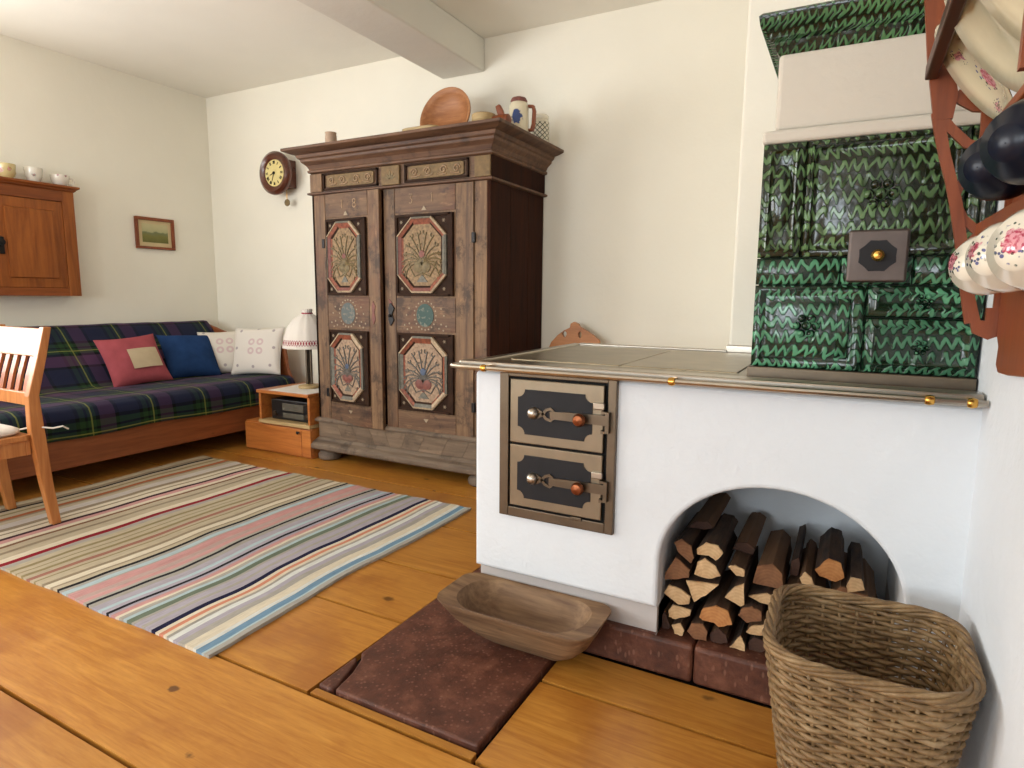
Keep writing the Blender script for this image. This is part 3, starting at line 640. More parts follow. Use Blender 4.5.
# ------------------------------------------------------------------ wicker basket
bk = thing('wicker_basket', (.075, 1.37, 0), 'tall tapered wicker basket standing before the wood niche beside the right wall', 'basket')
BT, BB, BZ = (-.100, .250, 1.225, 1.55, .085), (-.040, .195, 1.28, 1.50, .07), .415
def bpath(t, n, extra=0.0):
    x0, x1, y0, y1, r = [BB[i] + (BT[i]-BB[i])*t for i in range(5)]
    x0 -= extra; x1 += extra; y0 -= extra; y1 += extra; r = max(.01, r + extra)
    segs = [((x1, y0+r), (x1, y1-r)), None, ((x1-r, y1), (x0+r, y1)), None, ((x0, y1-r), (x0, y0+r)), None, ((x0+r, y0), (x1-r, y0)), None]
    cs = [None, (x1-r, y1-r, 0), None, (x0+r, y1-r, 90), None, (x0+r, y0+r, 180), None, (x1-r, y0+r, 270)]
    ln = [math.dist(*s) if s else math.pi/2*r for s in segs]; tot = sum(ln); out = []
    for i in range(n):
        d = tot*i/n; k = 0
        while d > ln[k] and k < 7: d -= ln[k]; k += 1
        f = d/ln[k]
        if segs[k]:
            a, c = segs[k]; p = (a[0]+(c[0]-a[0])*f, a[1]+(c[1]-a[1])*f); nx = {0: (1,0), 2: (0,1), 4: (-1,0), 6: (0,-1)}[k]
        else:
            q = cs[k]; a = R(q[2] + 90*f); p = (q[0]+r*math.cos(a), q[1]+r*math.sin(a)); nx = (math.cos(a), math.sin(a))
        out.append((p, nx))
    return out
def rim_dz(p):   # the rim dips along the front and lifts at the back
    return .012*((p[1]-1.20)/.35) - .006*math.cos((p[0]-.07)*9)
NS = 34; NROW = 40
for k in range(NROW):
    t = (k+.6)/NROW; pth = bpath(t, NS*4); pts = []
    for i, (p, nx) in enumerate(pth):
        w = .0046*math.sin(math.pi*(i/4.0) + math.pi*k + math.pi/2)
        j = random.uniform(-.0012, .0012)
        pts.append((p[0]+nx[0]*w, p[1]+nx[1]*w, t*BZ + t*rim_dz(p) + j))
    MB().tube(pts, .0062 + random.uniform(-.0006, .0006), 5, closed=True).build('weaver', M['wicker'], bk, smooth=True, angle=180)
for s_ in range(NS):
    pts = []
    for k in range(8):
        t = k/7*.985; p, nx = bpath(t, NS*4)[(s_*4) % (NS*4)]
        pts.append((p[0], p[1], t*BZ + t*rim_dz(p) + .002))
    MB().tube(pts, .0042, 5).build('stake', M['wicker'], bk, smooth=True, angle=180)
for q in range(5):   # plaited rim
    pth = bpath(1.0, 120); pts = []
    for i, (p, nx) in enumerate(pth):
        a = 2*math.pi*(i/120*6) + 2*math.pi*q/5; r_ = .0075
        pts.append((p[0]+nx[0]*r_*math.cos(a), p[1]+nx[1]*r_*math.cos(a), BZ + .004 + rim_dz(p) + r_*math.sin(a)))
    MB().tube(pts, .0052, 6, closed=True).build('rim_strand', M['wicker'], bk, smooth=True, angle=180)
m = MB()
for q in range(12):
    s_ = 1 - q/12; m.tube([(.075+(p[0]-.075)*s_, 1.385+(p[1]-1.385)*s_, .010) for p, nx in bpath(0.02, 48)], .0085, 5, closed=True)
m.build('woven_bottom', M['wicker'], bk, smooth=True)

# ------------------------------------------------------------------ rag rug
CO = {'be': (176,164,142), 'ta': (140,126,106), 'bk': (36,34,38), 'ol': (138,126,94), 'or': (156,92,60), 'li': (186,178,172), 'cr': (204,194,174), 'dk': (66,44,48),
      'pi': (186,140,138), 'br': (120,88,66), 'rd': (132,30,42), 'gr': (158,154,146), 'pb': (150,104,92), 'lb': (164,182,188), 'pg': (176,152,146), 'la': (162,156,166),
      'gn': (104,114,98), 'nv': (34,34,60), 'or2': (192,128,104), 'wh': (208,210,206), 'bl': (112,142,166)}
ST = [(-3.772,'be'),(-3.711,'ta'),(-3.681,'bk'),(-3.66,'be'),(-3.615,'ol'),(-3.586,'be'),(-3.55,'or'),(-3.524,'ta'),(-3.504,'be'),(-3.453,'li'),(-3.404,'ta'),(-3.363,'cr'),(-3.321,'ta'),(-3.302,'cr'),(-3.264,'dk'),(-3.242,'pi'),(-3.194,'cr'),(-3.159,'br'),(-3.143,'be'),(-3.093,'ta'),(-3.062,'be'),(-3.016,'cr'),(-2.974,'rd'),(-2.935,'gr'),(-2.895,'be'),(-2.861,'ol'),(-2.846,'be'),(-2.817,'ol'),(-2.802,'be'),(-2.769,'ol'),(-2.75,'be'),(-2.726,'pb'),(-2.698,'be'),(-2.67,'ol'),(-2.656,'be'),(-2.616,'ta'),(-2.598,'cr'),(-2.559,'ta'),(-2.541,'be'),(-2.514,'bk'),(-2.499,'gr'),(-2.483,'lb'),(-2.452,'gr'),(-2.437,'pi'),(-2.387,'pg'),(-2.357,'pi'),(-2.327,'gr'),(-2.304,'bk'),(-2.288,'gr'),(-2.266,'la'),(-2.23,'lb'),(-2.206,'la'),(-2.179,'bk'),(-2.164,'la'),(-2.153,'pi'),(-2.129,'cr'),(-2.109,'gr'),(-2.085,'lb'),(-2.069,'gn'),(-2.045,'gr'),(-2.03,'la'),(-1.995,'gr'),(-1.975,'la'),(-1.947,'nv'),(-1.926,'cr'),(-1.907,'or2'),(-1.884,'cr'),(-1.866,'gr'),(-1.855,'wh'),(-1.833,'la'),(-1.807,'gr'),(-1.774,'cr'),(-1.735,'wh'),(-1.72,'bl'),(-1.692,'lb'),(-1.681,'gr'),(-1.655,'end')]
xs = []; cs = []
for i in range(len(ST)-1):
    a, c = ST[i][0], ST[i+1][0]; k = max(1, int((c-a)/.03+.5))
    for q in range(k): xs.append(a+(c-a)*q/k); cs.append(ST[i][1])
xs.append(ST[-1][0]); NY = 44
m = MB(); rows = []
from mathutils import noise as mn
for j in range(NY+1):
    y = 1.125 + (2.655-1.125)*j/NY; row = []
    for i, x in enumerate(xs):
        wx = .014*math.sin(y*3.1+x*.8) + .018*mn.noise((x*2, y*3, 0)) + .006*mn.noise((x*6, y*7, 2)); wy = .012*mn.noise((x*5, 3.7, 0)) if j in (0, NY) else 0
        z = .010 + .004*max(0, mn.noise((x*2.5, y*2.5, 5))) + (.002*math.sin(i*1.3))
        row.append((x+wx, y+wy-.01*(x+2.7)*0, z))
    rows.append(row)
nx_ = len(xs)
vs = [p for r_ in rows for p in r_] + [(p[0], p[1], .001) for r_ in rows for p in r_]
T_ = nx_*(NY+1); fs = []; fc = []
for j in range(NY):
    for i in range(nx_-1):
        a = j*nx_+i; fs.append((a, a+1, a+1+nx_, a+nx_)); fc.append(cs[i])
for i in range(nx_-1):
    for j0 in (0, NY):
        a = j0*nx_+i; fs.append((a, a+1, a+1+T_, a+T_)); fc.append(cs[i])
for j in range(NY):
    for i0, c in ((0, 'ta'), (nx_-1, 'gr')):
        a = j*nx_+i0; fs.append((a, a+nx_, a+nx_+T_, a+T_)); fc.append(c)
m.add(vs, fs); rug = m.build('rag_rug', M['rug'], origin=(-2.7, 1.9, 0))
ca = rug.data.color_attributes.new('stripe', 'FLOAT_COLOR', 'CORNER')
for p in rug.data.polygons:
    q = lin(*CO[fc[p.index]]) if p.index < len(fc) else (1,1,1,1)
    for li in p.loop_indices: ca.data[li].color = q
tag(rug, 'striped woven rag rug in beige, pink, blue and dark lines on the plank floor', 'rug')

# ------------------------------------------------------------------ painted wardrobe
wd = thing('painted_wardrobe', (-2.43, 3.37, 0), 'old painted farmhouse wardrobe with octagonal panels and heavy cornice against the back wall', 'wardrobe')
WX0, WX1, WY, WYB = -3.092, -1.768, 3.035, 3.71
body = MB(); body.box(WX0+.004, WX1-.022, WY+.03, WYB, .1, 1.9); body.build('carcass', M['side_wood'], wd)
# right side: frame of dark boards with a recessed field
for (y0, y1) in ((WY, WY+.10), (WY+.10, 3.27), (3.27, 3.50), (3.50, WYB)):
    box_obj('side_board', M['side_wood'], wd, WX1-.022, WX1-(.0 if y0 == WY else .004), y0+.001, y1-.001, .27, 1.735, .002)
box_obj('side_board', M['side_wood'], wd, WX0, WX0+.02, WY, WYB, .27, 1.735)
# front stiles
box_obj('stile', M['front_wood'], wd, WX0, -2.995, WY, WY+.03, .27, 1.735); box_obj('stile', M['front_wood'], wd, -1.872, WX1-.022, WY, WY+.03, .27, 1.735)
def collar(name, mat, prof, z_cap=True):
    m = MB(); m.loft([[(WX0-o_, WY-o_, z), (WX1+o_, WY-o_, z), (WX1+o_, WYB+.005, z), (WX0-o_, WYB+.005, z)] for o_, z in prof]); return m.build(name, mat, wd, bevel=.002, seg=1)
collar('base_skirt', M['base_wood'], [(.004, .13), (.004, .262)])
collar('base_moulding', M['base_wood'], [(.004, .255), (.022, .258), (.024, .272), (.012, .284), (.002, .286)])
collar('foot_moulding', M['base_wood'], [(.045, .07), (.062, .082), (.062, .105), (.050, .118), (.022, .132), (.008, .150)])
# diagonal veneer pieces on the skirt
xs_ = [WX0+.002, -2.93, -2.80, -2.66, -2.53, -2.36, -2.22, -2.05, -1.90, WX1]; of_ = [0, .05, .05, .05, .04, -.04, -.05, -.05, -.05, 0]
for i in range(len(xs_)-1):
    a, c = xs_[i], xs_[i+1]
    MB().prism([(a+of_[i]+.001, .152), (c+of_[i+1]-.001, .152), (c-.001, .254), (a+.001, .254)], WY-.009, WY-.003).build('veneer_piece', M['veneer_a'], wd)
# feet
for (fx, fy) in ((-3.03, 3.06), (-1.84, 3.06), (-3.03, 3.62), (-1.84, 3.62)):
    MB().lathe([(.060, 0), (.075, .012), (.078, .035), (.065, .055), (.05, .075)], (fx, fy, 0), 18).build('foot', M['base_wood'], wd, smooth=True)
# frieze
collar('frieze_moulding', M['cornice_wood'], [(.0, 1.722), (.020, 1.726), (.022, 1.736), (.006, 1.742)])
collar('frieze', M['front_wood_x'], [(.0, 1.738), (.0, 1.862)])
for (a, c) in ((-2.985, -2.545), (-2.345, -1.905)):
    fp = MB(); fp.ribbon([(a, 1.753), (c, 1.753)], .012, WY-.012, WY); fp.ribbon([(a, 1.845), (c, 1.845)], .012, WY-.012, WY)
    fp.ribbon([(a+.006, 1.75), (a+.006, 1.848)], .012, WY-.012, WY); fp.ribbon([(c-.006, 1.75), (c-.006, 1.848)], .012, WY-.012, WY)
    fo = fp.build('frieze_panel', M['panel_dark'], wd)
    oc_ = [(a+.03, 1.768), (a+.05, 1.762), (c-.05, 1.762), (c-.03, 1.768), (c-.03, 1.832), (c-.05, 1.838), (a+.05, 1.838), (a+.03, 1.832)]
    MB().prism(oc_, WY-.010, WY-.001).build('olive_field', M['frieze_field'], fo, bevel=.003)
    sc = MB(); mid = (a+c)/2
    for s_ in (-1, 1):
        for q in range(2):
            cx = mid + s_*(.055+.09*q); pts = []
            for i in range(16):
                th = i/15*2*math.pi*1.3; r_ = .024*(1-i/20); pts.append((cx + s_*r_*math.cos(th), WY-.012, 1.80 + r_*math.sin(th)))
            sc.tube(pts, .0042, 5)
            sc.tube([(cx-s_*.04, WY-.011, 1.785), (cx-s_*.02, WY-.012, 1.775), (cx+s_*.02, WY-.012, 1.775)], .004, 5)
    sc.build('scroll_carving', M['paint_faded'], fo, smooth=True)
box_obj('side_board', M['side_wood'], wd, WX1, WX1+.003, WY+.004, WYB, 1.744, 1.856, 0)  # thin dark overlay, its colour stands in for shade on the frieze side
cb = box_obj('centre_block', M['frieze_field'], wd, -2.512, -2.378, WY-.016, WY, 1.742, 1.852, .004)
lf = MB()
for a in (-70, -40, 0, 40, 70):
    d = Vector((math.sin(R(a)), math.cos(R(a)))); p0 = Vector((-2.445, 1.775)); L_ = .05 if a == 0 else .042
    lf.ribbon([tuple(p0+d*q) for q in (.004, L_*.5, L_)], [.006, .013, .002], WY-.019, WY-.0155)
lf.build('leaf_carving', M['paint_olive'], cb)
box_obj('corner_block', M['frieze_field'], wd, -1.865, WX1+.002, WY-.012, WY, 1.742, 1.852, .003); box_obj('corner_block', M['front_wood'], wd, WX0-.002, -2.995, WY-.012, WY, 1.742, 1.852, .003)
# heavy cornice
collar('cornice', M['cornice_wood'], [(.0, 1.855), (.016, 1.862), (.018, 1.874), (.008, 1.88), (.022, 1.905), (.045, 1.925), (.048, 1.94), (.06, 1.945), (.068, 1.965)])
collar('cornice_top', M['cornice_wood'], [(.06, 1.963), (.09, 1.970), (.128, 1.984), (.128, 2.0)])

def octo(cx, cz, w, h, k):
    return [(cx-w/2+k, cz-h/2), (cx+w/2-k, cz-h/2), (cx+w/2, cz-h/2+k), (cx+w/2, cz+h/2-k), (cx+w/2-k, cz+h/2), (cx-w/2+k, cz+h/2), (cx-w/2, cz+h/2-k), (cx-w/2, cz-h/2+k)]
def rib3(m, path, w, y0, y1): m.ribbon(path, w, y0, y1)
def decor_panel(door, cx, cz, w, h, low):
    # everything in the door's own space; y = 0 is the door face, -y towards the room
    MB().prism([(cx-w/2, cz-h/2), (cx+w/2, cz-h/2), (cx+w/2, cz+h/2), (cx-w/2, cz+h/2)], -.010, .0).build('panel_ground', M['panel_dark'], door, local=True, bevel=.002)
    fr_ = MB()
    for a in ((cx-w/2, cx+w/2, cz+h/2-.006, cz+h/2+.010), (cx-w/2, cx+w/2, cz-h/2-.010, cz-h/2+.006), (cx-w/2-.008, cx-w/2+.006, cz-h/2-.01, cz+h/2+.01), (cx+w/2-.022, cx+w/2+.012, cz-h/2-.01, cz+h/2+.01)):
        fr_.box(a[0], a[1], -.020, .0, a[2], a[3])
    fr_.build('panel_border', M['panel_dark'], door, local=True, bevel=.003)
    wi, hi = w-.034, h-.014; cx2 = cx-.010; k = wi*.30
    O = octo(cx2, cz, wi, hi, k); I = octo(cx2, cz, wi-.085, hi-.085, k*.72)
    c1 = ['paint_cream', 'paint_cream', 'paint_grey', 'paint_cream', 'paint_grey', 'paint_cream', 'paint_grey', 'paint_cream']
    c2 = ['paint_grey', 'paint_cream', 'paint_red', 'paint_cream', 'paint_red', 'paint_red', 'paint_grey', 'paint_red'] if low else ['paint_rose', 'paint_red', 'paint_grey', 'paint_red', 'paint_red', 'paint_red', 'paint_rose', 'paint_red']
    c3 = ['panel_dark', 'paint_red', 'panel_dark', 'panel_dark', 'paint_red', 'panel_dark', 'paint_red', 'panel_dark']
    # three steps of moulding, each side its own piece
    for lo, hi_, yo, yi, cc in ((0.0, .26, -.026, -.032, c1), (.26, .72, -.028, -.020, c2), (.72, 1.0, -.018, -.013, c3)):
        for i in range(8):
            j = (i+1) % 8
            L1 = lambda q, t: (O[q][0]+(I[q][0]-O[q][0])*t, O[q][1]+(I[q][1]-O[q][1])*t)
            a, b_, c, d = L1(i, lo), L1(j, lo), L1(j, hi_), L1(i, hi_)
            mm = MB(); mm.add([(a[0], -.008, a[1]), (b_[0], -.008, b_[1]), (b_[0], yo, b_[1]), (a[0], yo, a[1]), (d[0], yi, d[1]), (c[0], yi, c[1]), (c[0], -.008, c[1]), (d[0], -.008, d[1])],
                              [(0,1,2,3), (3,2,5,4), (4,5,6,7), (0,3,4,7), (1,6,5,2)])
            mm.build('moulding_piece', M[cc[i]], door, local=True)
    MB().prism(I, -.014, -.008).build('painted_field', M['field_low'] if low else M['field'], door, local=True)
    # carved plant: stems fanning out of a pot
    iw, ih = wi-.10, hi-.10; stems = MB(); base = Vector((cx2, cz-ih*.18))
    for q, a in enumerate((-104, -86, -68, -52, -36, -22, -8, 8, 22, 36, 52, 68, 86, 104)):
        L_ = ih*(.46 if abs(a) < 30 else .40 if abs(a) < 50 else .36); s_ = -1 if a < 0 else 1
        L_ = min(L_, iw*.52/max(.25, abs(math.sin(R(a)))))
        pts = []
        for i in range(9):
            t = i/8; aa = R(a*(.45+.75*t)); d = Vector((math.sin(aa), math.cos(aa))); p = base + d*L_*t*1.25; pts.append((p.x, -.016, p.y))
        e = pts[-1]; r_ = .012
        for i in range(1, 7): pts.append((e[0]-s_*r_*(1-math.cos(i*.7)), -.016, e[2]-r_*math.sin(i*.7)))
        stems.tube(pts, [.0042]*9+[.0036]*6, 5)
        mid = pts[5]; stems.ribbon([(mid[0]-.011, mid[2]-.006), (mid[0], mid[2]+.002), (mid[0]+.012, mid[2]+.010)], [.002, .011, .002], -.018, -.0135)
    for s_ in (-1, 1):
        stems.tube([(cx2, -.016, cz-ih*.30), (cx2+s_*iw*.22, -.016, cz-ih*.36), (cx2+s_*iw*.34, -.016, cz-ih*.22), (cx2+s_*iw*.40, -.016, cz-ih*.10)], .004, 5)
    stems.build('carved_stems', M['paint_leaf' if low else 'paint_olive'], door, local=True, smooth=True)
    pot = MB()
    for s_ in (-1, 1): pot.lathe([(iw*.13, -.010), (iw*.125, -.018), (iw*.07, -.022), (.001, -.023)], (cx2+s_*iw*.11, 0, cz-ih*.20), 14, 'y')
    pot.prism([(cx2-iw*.20, cz-ih*.22), (cx2, cz-ih*.36), (cx2+iw*.20, cz-ih*.22)], -.017, -.012)
    pot.build('carved_heart', M['paint_rose'] if low else M['paint_olive'], door, local=True, smooth=True, angle=60)
    MB().prism([(cx2-iw*.16, cz-ih*.46), (cx2+iw*.16, cz-ih*.46), (cx2, cz-ih*.33)], -.017, -.012).build('carved_foot', M['paint_grey'], door, local=True)
    MB().lathe([(iw*.10, -.012), (iw*.08, -.020), (.001, -.023)], (cx2, 0, cz+ih*.02), 12, 'y').build('carved_bud', M['paint_blue'] if low else M['paint_rose'], door, local=True, smooth=True)
    for sx in (-1, 1):   # little stars in the dark corners
        for sz in (-1, 1):
            px_, pz_ = cx2+sx*(wi/2-k*.24), cz+sz*(hi/2-k*.24); st_ = MB()
            for a in (0, 60, 120):
                d = Vector((math.cos(R(a)), math.sin(R(a)))); st_.ribbon([(px_-d.x*.011, pz_-d.y*.011), (px_, pz_), (px_+d.x*.011, pz_+d.y*.011)], [.001, .006, .001], -.0125, -.0098)
            st_.build('corner_star', M['paint_white'], door, local=True)
g = NT('teal medallion'); v = g.coords(); n1 = g.noise(v, 70, 3); c = g.mix(g.step(g.noise(v, 45, 3), .56, .64), lin(48, 76, 70), lin(112, 116, 100)); M['teal'] = g.done(c, .6)
g = NT('teal medallion faded'); v = g.coords(); c = g.mix(g.step(g.noise(v, 45, 3), .50, .66), lin(84, 92, 90), lin(122, 116, 102)); M['teal_pale'] = g.done(c, .6)
def make_door(hx, width, rotz, label, pcx, pw, right):
    Mx = Matrix.Translation((hx-wd.location.x, WY-.004-wd.location.y, 0)) @ Matrix.Rotation(rotz, 4, 'Z')
    d = MB(); z0, z1 = .262, 1.722
    d.box(.002, width-.002, .0, .024, z0, z1)
    door = d.build('door', M['front_wood'], wd, bevel=.003, M=Mx); door['label'] = label
    # upright frame boards and cross boards of the door face
    for (a, c, e, f_) in ((.0, pcx-pw/2-.02, z0, z1), (pcx+pw/2+.022, width-.0, z0, z1)):
        MB().box(a+.002, c-.001, -.005, .001, e+.002, f_-.002).build('door_board', M['front_wood'], door, local=True, bevel=.0015, seg=1)
    for (e, f_) in ((z0, .395), (.885, 1.085), (1.575, z1)):
        MB().box(pcx-pw/2-.019, pcx+pw/2+.021, -.004, .001, e+.002, f_-.001).build('door_board', M['front_wood_x'], door, local=True, bevel=.0015, seg=1)
    decor_panel(door, pcx, 1.33, pw, .45, False); decor_panel(door, pcx, .64, pw, .45, True)
    # medallion with ring of white dots
    el = [(pcx+.062*math.cos(2*math.pi*i/24), .982+.068*math.sin(2*math.pi*i/24)) for i in range(24)]
    MB().prism(el, -.0065, -.003).build('medallion', M['teal'] if right else M['teal_pale'], door, local=True)
    dots = MB()
    for i in range(20):
        a = 2*math.pi*i/20; cx, cz = pcx+.078*math.cos(a), .982+.085*math.sin(a)
        dots.prism([(cx+.0055*math.cos(q), cz+.0055*math.sin(q)) for q in [k*math.pi/3 for k in range(6)]], -.0055, -.0035)
    for s_ in (-1, 1):
        for (dx, dz) in ((.115, .04), (.135, .0), (.115, -.05), (.15, -.06), (.10, -.075), (.13, -.085)):
            cx, cz = pcx+s_*dx, .982+dz; dots.prism([(cx+.006*math.cos(q), cz+.006*math.sin(q)) for q in [k*math.pi/3 for k in range(6)]], -.0065, -.0035)
    o_ = dots.build('white_dots', M['paint_white'], door, local=True); o_['kind'] = 'stuff'
    # faded numerals above the upper panel and a small crown mark
    nm = MB(); zc = 1.655; S = .026
    def stroke(pts): nm.ribbon(pts, .006, -.0060, -.0035)
    if right:
        x = pcx-.095; stroke([(x-.012, zc+S), (x+.010, zc+S), (x-.002, zc+.004), (x+.012, zc-.006), (x+.006, zc-S), (x-.012, zc-S+.004)]); x = pcx+.055; stroke([(x-.008, zc+S-.01), (x, zc+S), (x, zc-S)])
    else:
        x = pcx-.03; stroke([(x-.008, zc+S-.01), (x, zc+S), (x, zc-S)]); x = pcx+.075
        stroke([(x+.012*math.sin(a), zc+.013+.012*math.cos(a)) for a in [k*math.pi/5 for k in range(11)]]); stroke([(x+.013*math.sin(a), zc-.013+.013*math.cos(a)) for a in [k*math.pi/5 for k in range(11)]])
    nm.build('faded_numerals', M['paint_faded'], door, local=True)
    for zz in (1.592, .365): MB().prism([(pcx-.018, zz-.006), (pcx+.018, zz-.006), (pcx, zz+.02 if zz > 1 else zz-.028)], -.0065, -.0035).build('crown_mark', M['paint_white'], door, local=True)
    # hinges as dark iron pins
    ex = .0 if not right else width
    for zz in (1.42, .46): MB().box(ex-.012, ex+.010, -.010, .004, zz-.028, zz+.028).build('hinge', M['iron'], door, local=True, bevel=.002)
    return door
dl = make_door(-2.995, .485, R(-4.0), 'left wardrobe door standing slightly ajar', .205, .325, False)
dr = make_door(-2.505, .633, 0, 'right wardrobe door with iron lock plate', .298, .385, True)
# lock plate and keyhole on the right door, faded tulip on the left door
lk = MB(); lk.ribbon([(.045, .915), (.05, .95), (.045, .985), (.052, 1.02), (.046, 1.05)], [.006, .04, .022, .044, .008], -.014, -.004); lk.lathe([(.010, -.022), (.008, -.03), (.001, -.032)], (.047, 0, .975), 10, 'y')
lk.build('lock_plate', M['iron'], dr, local=True)
MB().ribbon([(.065, 1.03), (.045, 1.05), (.03, 1.075)], [.004, .022, .003], -.008, -.004).build('red_tulip', M['paint_rose'], dr, local=True)
MB().ribbon([(.425, .92), (.428, .95), (.425, .99), (.428, 1.03), (.424, 1.06)], [.004, .030, .016, .030, .004], -.0085, -.0045).build('red_ornament', M['paint_rose'], dl, local=True)

# ------------------------------------------------------------------ things on top of the wardrobe
ZW = 2.0
pt = MB().lathe([(.030, 0), (.034, .01), (.036, .05), (.033, .078), (.036, .085), (.030, .086), (.028, .02)], (-2.90, 3.02, ZW), 18)
tag(pt.build('clay_pot', plain('pinkish clay', lin(176, 148, 124), .7), origin=(-2.90, 3.02, ZW), smooth=True), 'small pinkish clay pot at the left end of the wardrobe top', 'pot')
bw = thing('wooden_bowl', (-2.31, 3.44, ZW), 'large round wooden bowl leaning upright against the wall on the wardrobe', 'bowl', rot=(R(76), 0, 0))
prof = [(.001, -.060), (.08, -.058), (.135, -.035), (.176, .015), (.185, .026), (.185, .036), (.171, .036), (.155, .012), (.115, -.022), (.07, -.040), (.001, -.044)]
MB().lathe(prof, (0, .187, .062), 40, 'z', False, False).build('turned_shell', M['bowl_wood'], bw, local=True, smooth=True, angle=60)
tag(MB().loft([[(x, y, ZW+z) for x, y in rrect(-2.40-l, -2.15+l, 3.06-l, 3.22+l, .06)] for l, z in ((-.02, 0), (0, .02), (.008, .058), (.0, .062), (-.016, .055), (-.03, .02))]).build('shallow_tray', M['pale_wood'], origin=(-2.27, 3.14, ZW), smooth=True, angle=50), 'low pale wooden dish lying in front of the round bowl', 'dish')
cb_ = thing('chip_box', (-1.845, 3.09, ZW), 'round pale chip-wood box right of the big bowl', 'box')
MB().lathe([(.062, 0), (.064, .005), (.064, .052), (.001, .052)], (-1.845, 3.09, ZW), 22).build('box_body', M['pale_wood'], cb_, smooth=True, angle=50)
MB().lathe([(.067, .045), (.067, .076), (.062, .080), (.001, .080)], (-1.845, 3.09, ZW), 22).build('lid', M['pale_wood'], cb_, smooth=True, angle=50)
wm_ = thing('wooden_mould', (-1.735, 3.09, ZW), 'small reddish wooden roller with slanted handle near the wardrobe corner', 'kitchen tool')
MB().lathe([(.022, -.05), (.032, -.045), (.034, 0), (.032, .045), (.022, .05)], (-1.735, 3.09, ZW+.034), 16, 'x').build('roller', M['rack_wood'], wm_, smooth=True, angle=50)
MB().ribbon([(-1.725, ZW+.045), (-1.742, ZW+.085), (-1.755, ZW+.115)], [.03, .034, .026], 3.075, 3.10).build('handle', M['rack_wood'], wm_, bevel=.004)
# beer stein with blue picture
g = NT('stein glaze'); v = g.coords(); x, y, z = g.sep(v)[:3]
dx = g.math('ADD', x, 0.0); d = g.vmath('DISTANCE', g.mapping(v, (1, 1, .8)), (.015, -.058, .075)); nz = g.noise(v, 60, 3)
pic = g.step(g.math('ADD', d, g.math('MULTIPLY', g.math('SUBTRACT', nz, .5), .05)), .036, .028)
bl = g.mix(pic, lin(226, 214, 184), lin(58, 78, 130)); M['stein'] = g.done(bl, .2, coat=.4)
st = thing('beer_stein', (-1.735, 3.29, ZW), 'cream beer stein with blue picture and brown handle on the wardrobe', 'beer stein')
MB().lathe([(.056, 0), (.060, .006), (.060, .02), (.057, .03), (.056, .15), (.050, .175), (.044, .18)], (-1.735, 3.29, ZW), 28).build('mug_body', M['stein'], st, smooth=True, angle=60)
MB().lathe([(.046, .178), (.048, .188), (.040, .203), (.018, .211), (.001, .213)], (-1.735, 3.29, ZW), 24).build('lid', M['paint_rose'], st, smooth=True)
MB().ribbon([(-1.685, ZW+.16), (-1.655, ZW+.155), (-1.648, ZW+.13), (-1.652, ZW+.06), (-1.662, ZW+.03), (-1.682, ZW+.03)], .018, 3.30, 3.325).build('handle', M['rack_wood'], st, bevel=.004)
# glass jar with dark lattice print
g = NT('printed glass'); v = g.coords(); x, y, z = g.sep(v)[:3]; an = g.math('ARCTAN2', y, x)
u1 = g.math('SINE', g.math('ADD', g.math('MULTIPLY', an, 5.0), g.math('MULTIPLY', z, 110.0))); u2 = g.math('SINE', g.math('SUBTRACT', g.math('MULTIPLY', an, 5.0), g.math('MULTIPLY', z, 110.0)))
ln = g.math('MAXIMUM', g.step(g.math('ABSOLUTE', u1), .42, .25), g.step(g.math('ABSOLUTE', u2), .42, .25))
ln = g.math('MULTIPLY', ln, g.math('MULTIPLY', g.step(z, .012, .02), g.step(z, .125, .115)))
M['lattice'] = g.done(g.mix(ln, lin(216, 208, 186), lin(70, 72, 56)), .2, coat=.5)
jar = thing('printed_jar', (-1.706, 3.52, ZW), 'pale jar with dark lattice pattern standing next to the beer stein', 'jar')
MB().lathe([(.045, 0), (.05, .006), (.05, .12), (.044, .135), (.040, .14)], (-1.706, 3.52, ZW), 28).build('jar_body', M['lattice'], jar, smooth=True, angle=60)
MB().lathe([(.042, .138), (.046, .142), (.046, .158), (.040, .164), (.001, .165)], (-1.706, 3.52, ZW), 24).build('lid', M['ceramic'], jar, smooth=True, angle=50)

# ------------------------------------------------------------------ sofa in the corner
so = thing('wooden_sofa', (-4.4, 2.3, 0), 'long wooden sofa bed along the left wall under a tartan blanket', 'sofa')
SY0, SY1 = 1.12, 3.50
box_obj('front_board', M['sofa_wood'], so, -3.855, -3.83, SY0, SY1, .112, .36, .004)
box_obj('seat_base', M['sofa_wood'], so, -4.92, -3.86, SY0+.02, SY1-.01, .20, .34)
box_obj('mattress', M['cloth_white'], so, -4.90, -3.86, SY0+.03, SY1-.03, .342, .440, .02)
m = MB().prism([(-4.52, .44), (-4.44, .44), (-4.83, .835), (-4.90, .835), (-4.92, .78)], SY0+.03, SY1-.03); m.v = [(v[0], v[1], v[2]) for v in m.v]
m.build('backrest', M['cloth_white'], so, bevel=.02)
for yy in (SY0, SY1): 
    MB().prism([(-4.93, .1), (-3.86, .1), (-3.86, .44), (-3.90, .52), (-3.92, .68), (-4.0, .70), (-4.3, .70), (-4.93, .86)], yy, yy+.028).build('end_board', M['sofa_wood'], so, bevel=.005)
for (fx, fy) in ((-3.92, 1.25), (-3.92, 3.35), (-4.85, 1.25), (-4.85, 3.35)): box_obj('leg', M['sofa_wood'], so, fx-.03, fx+.03, fy-.03, fy+.03, 0, .2)
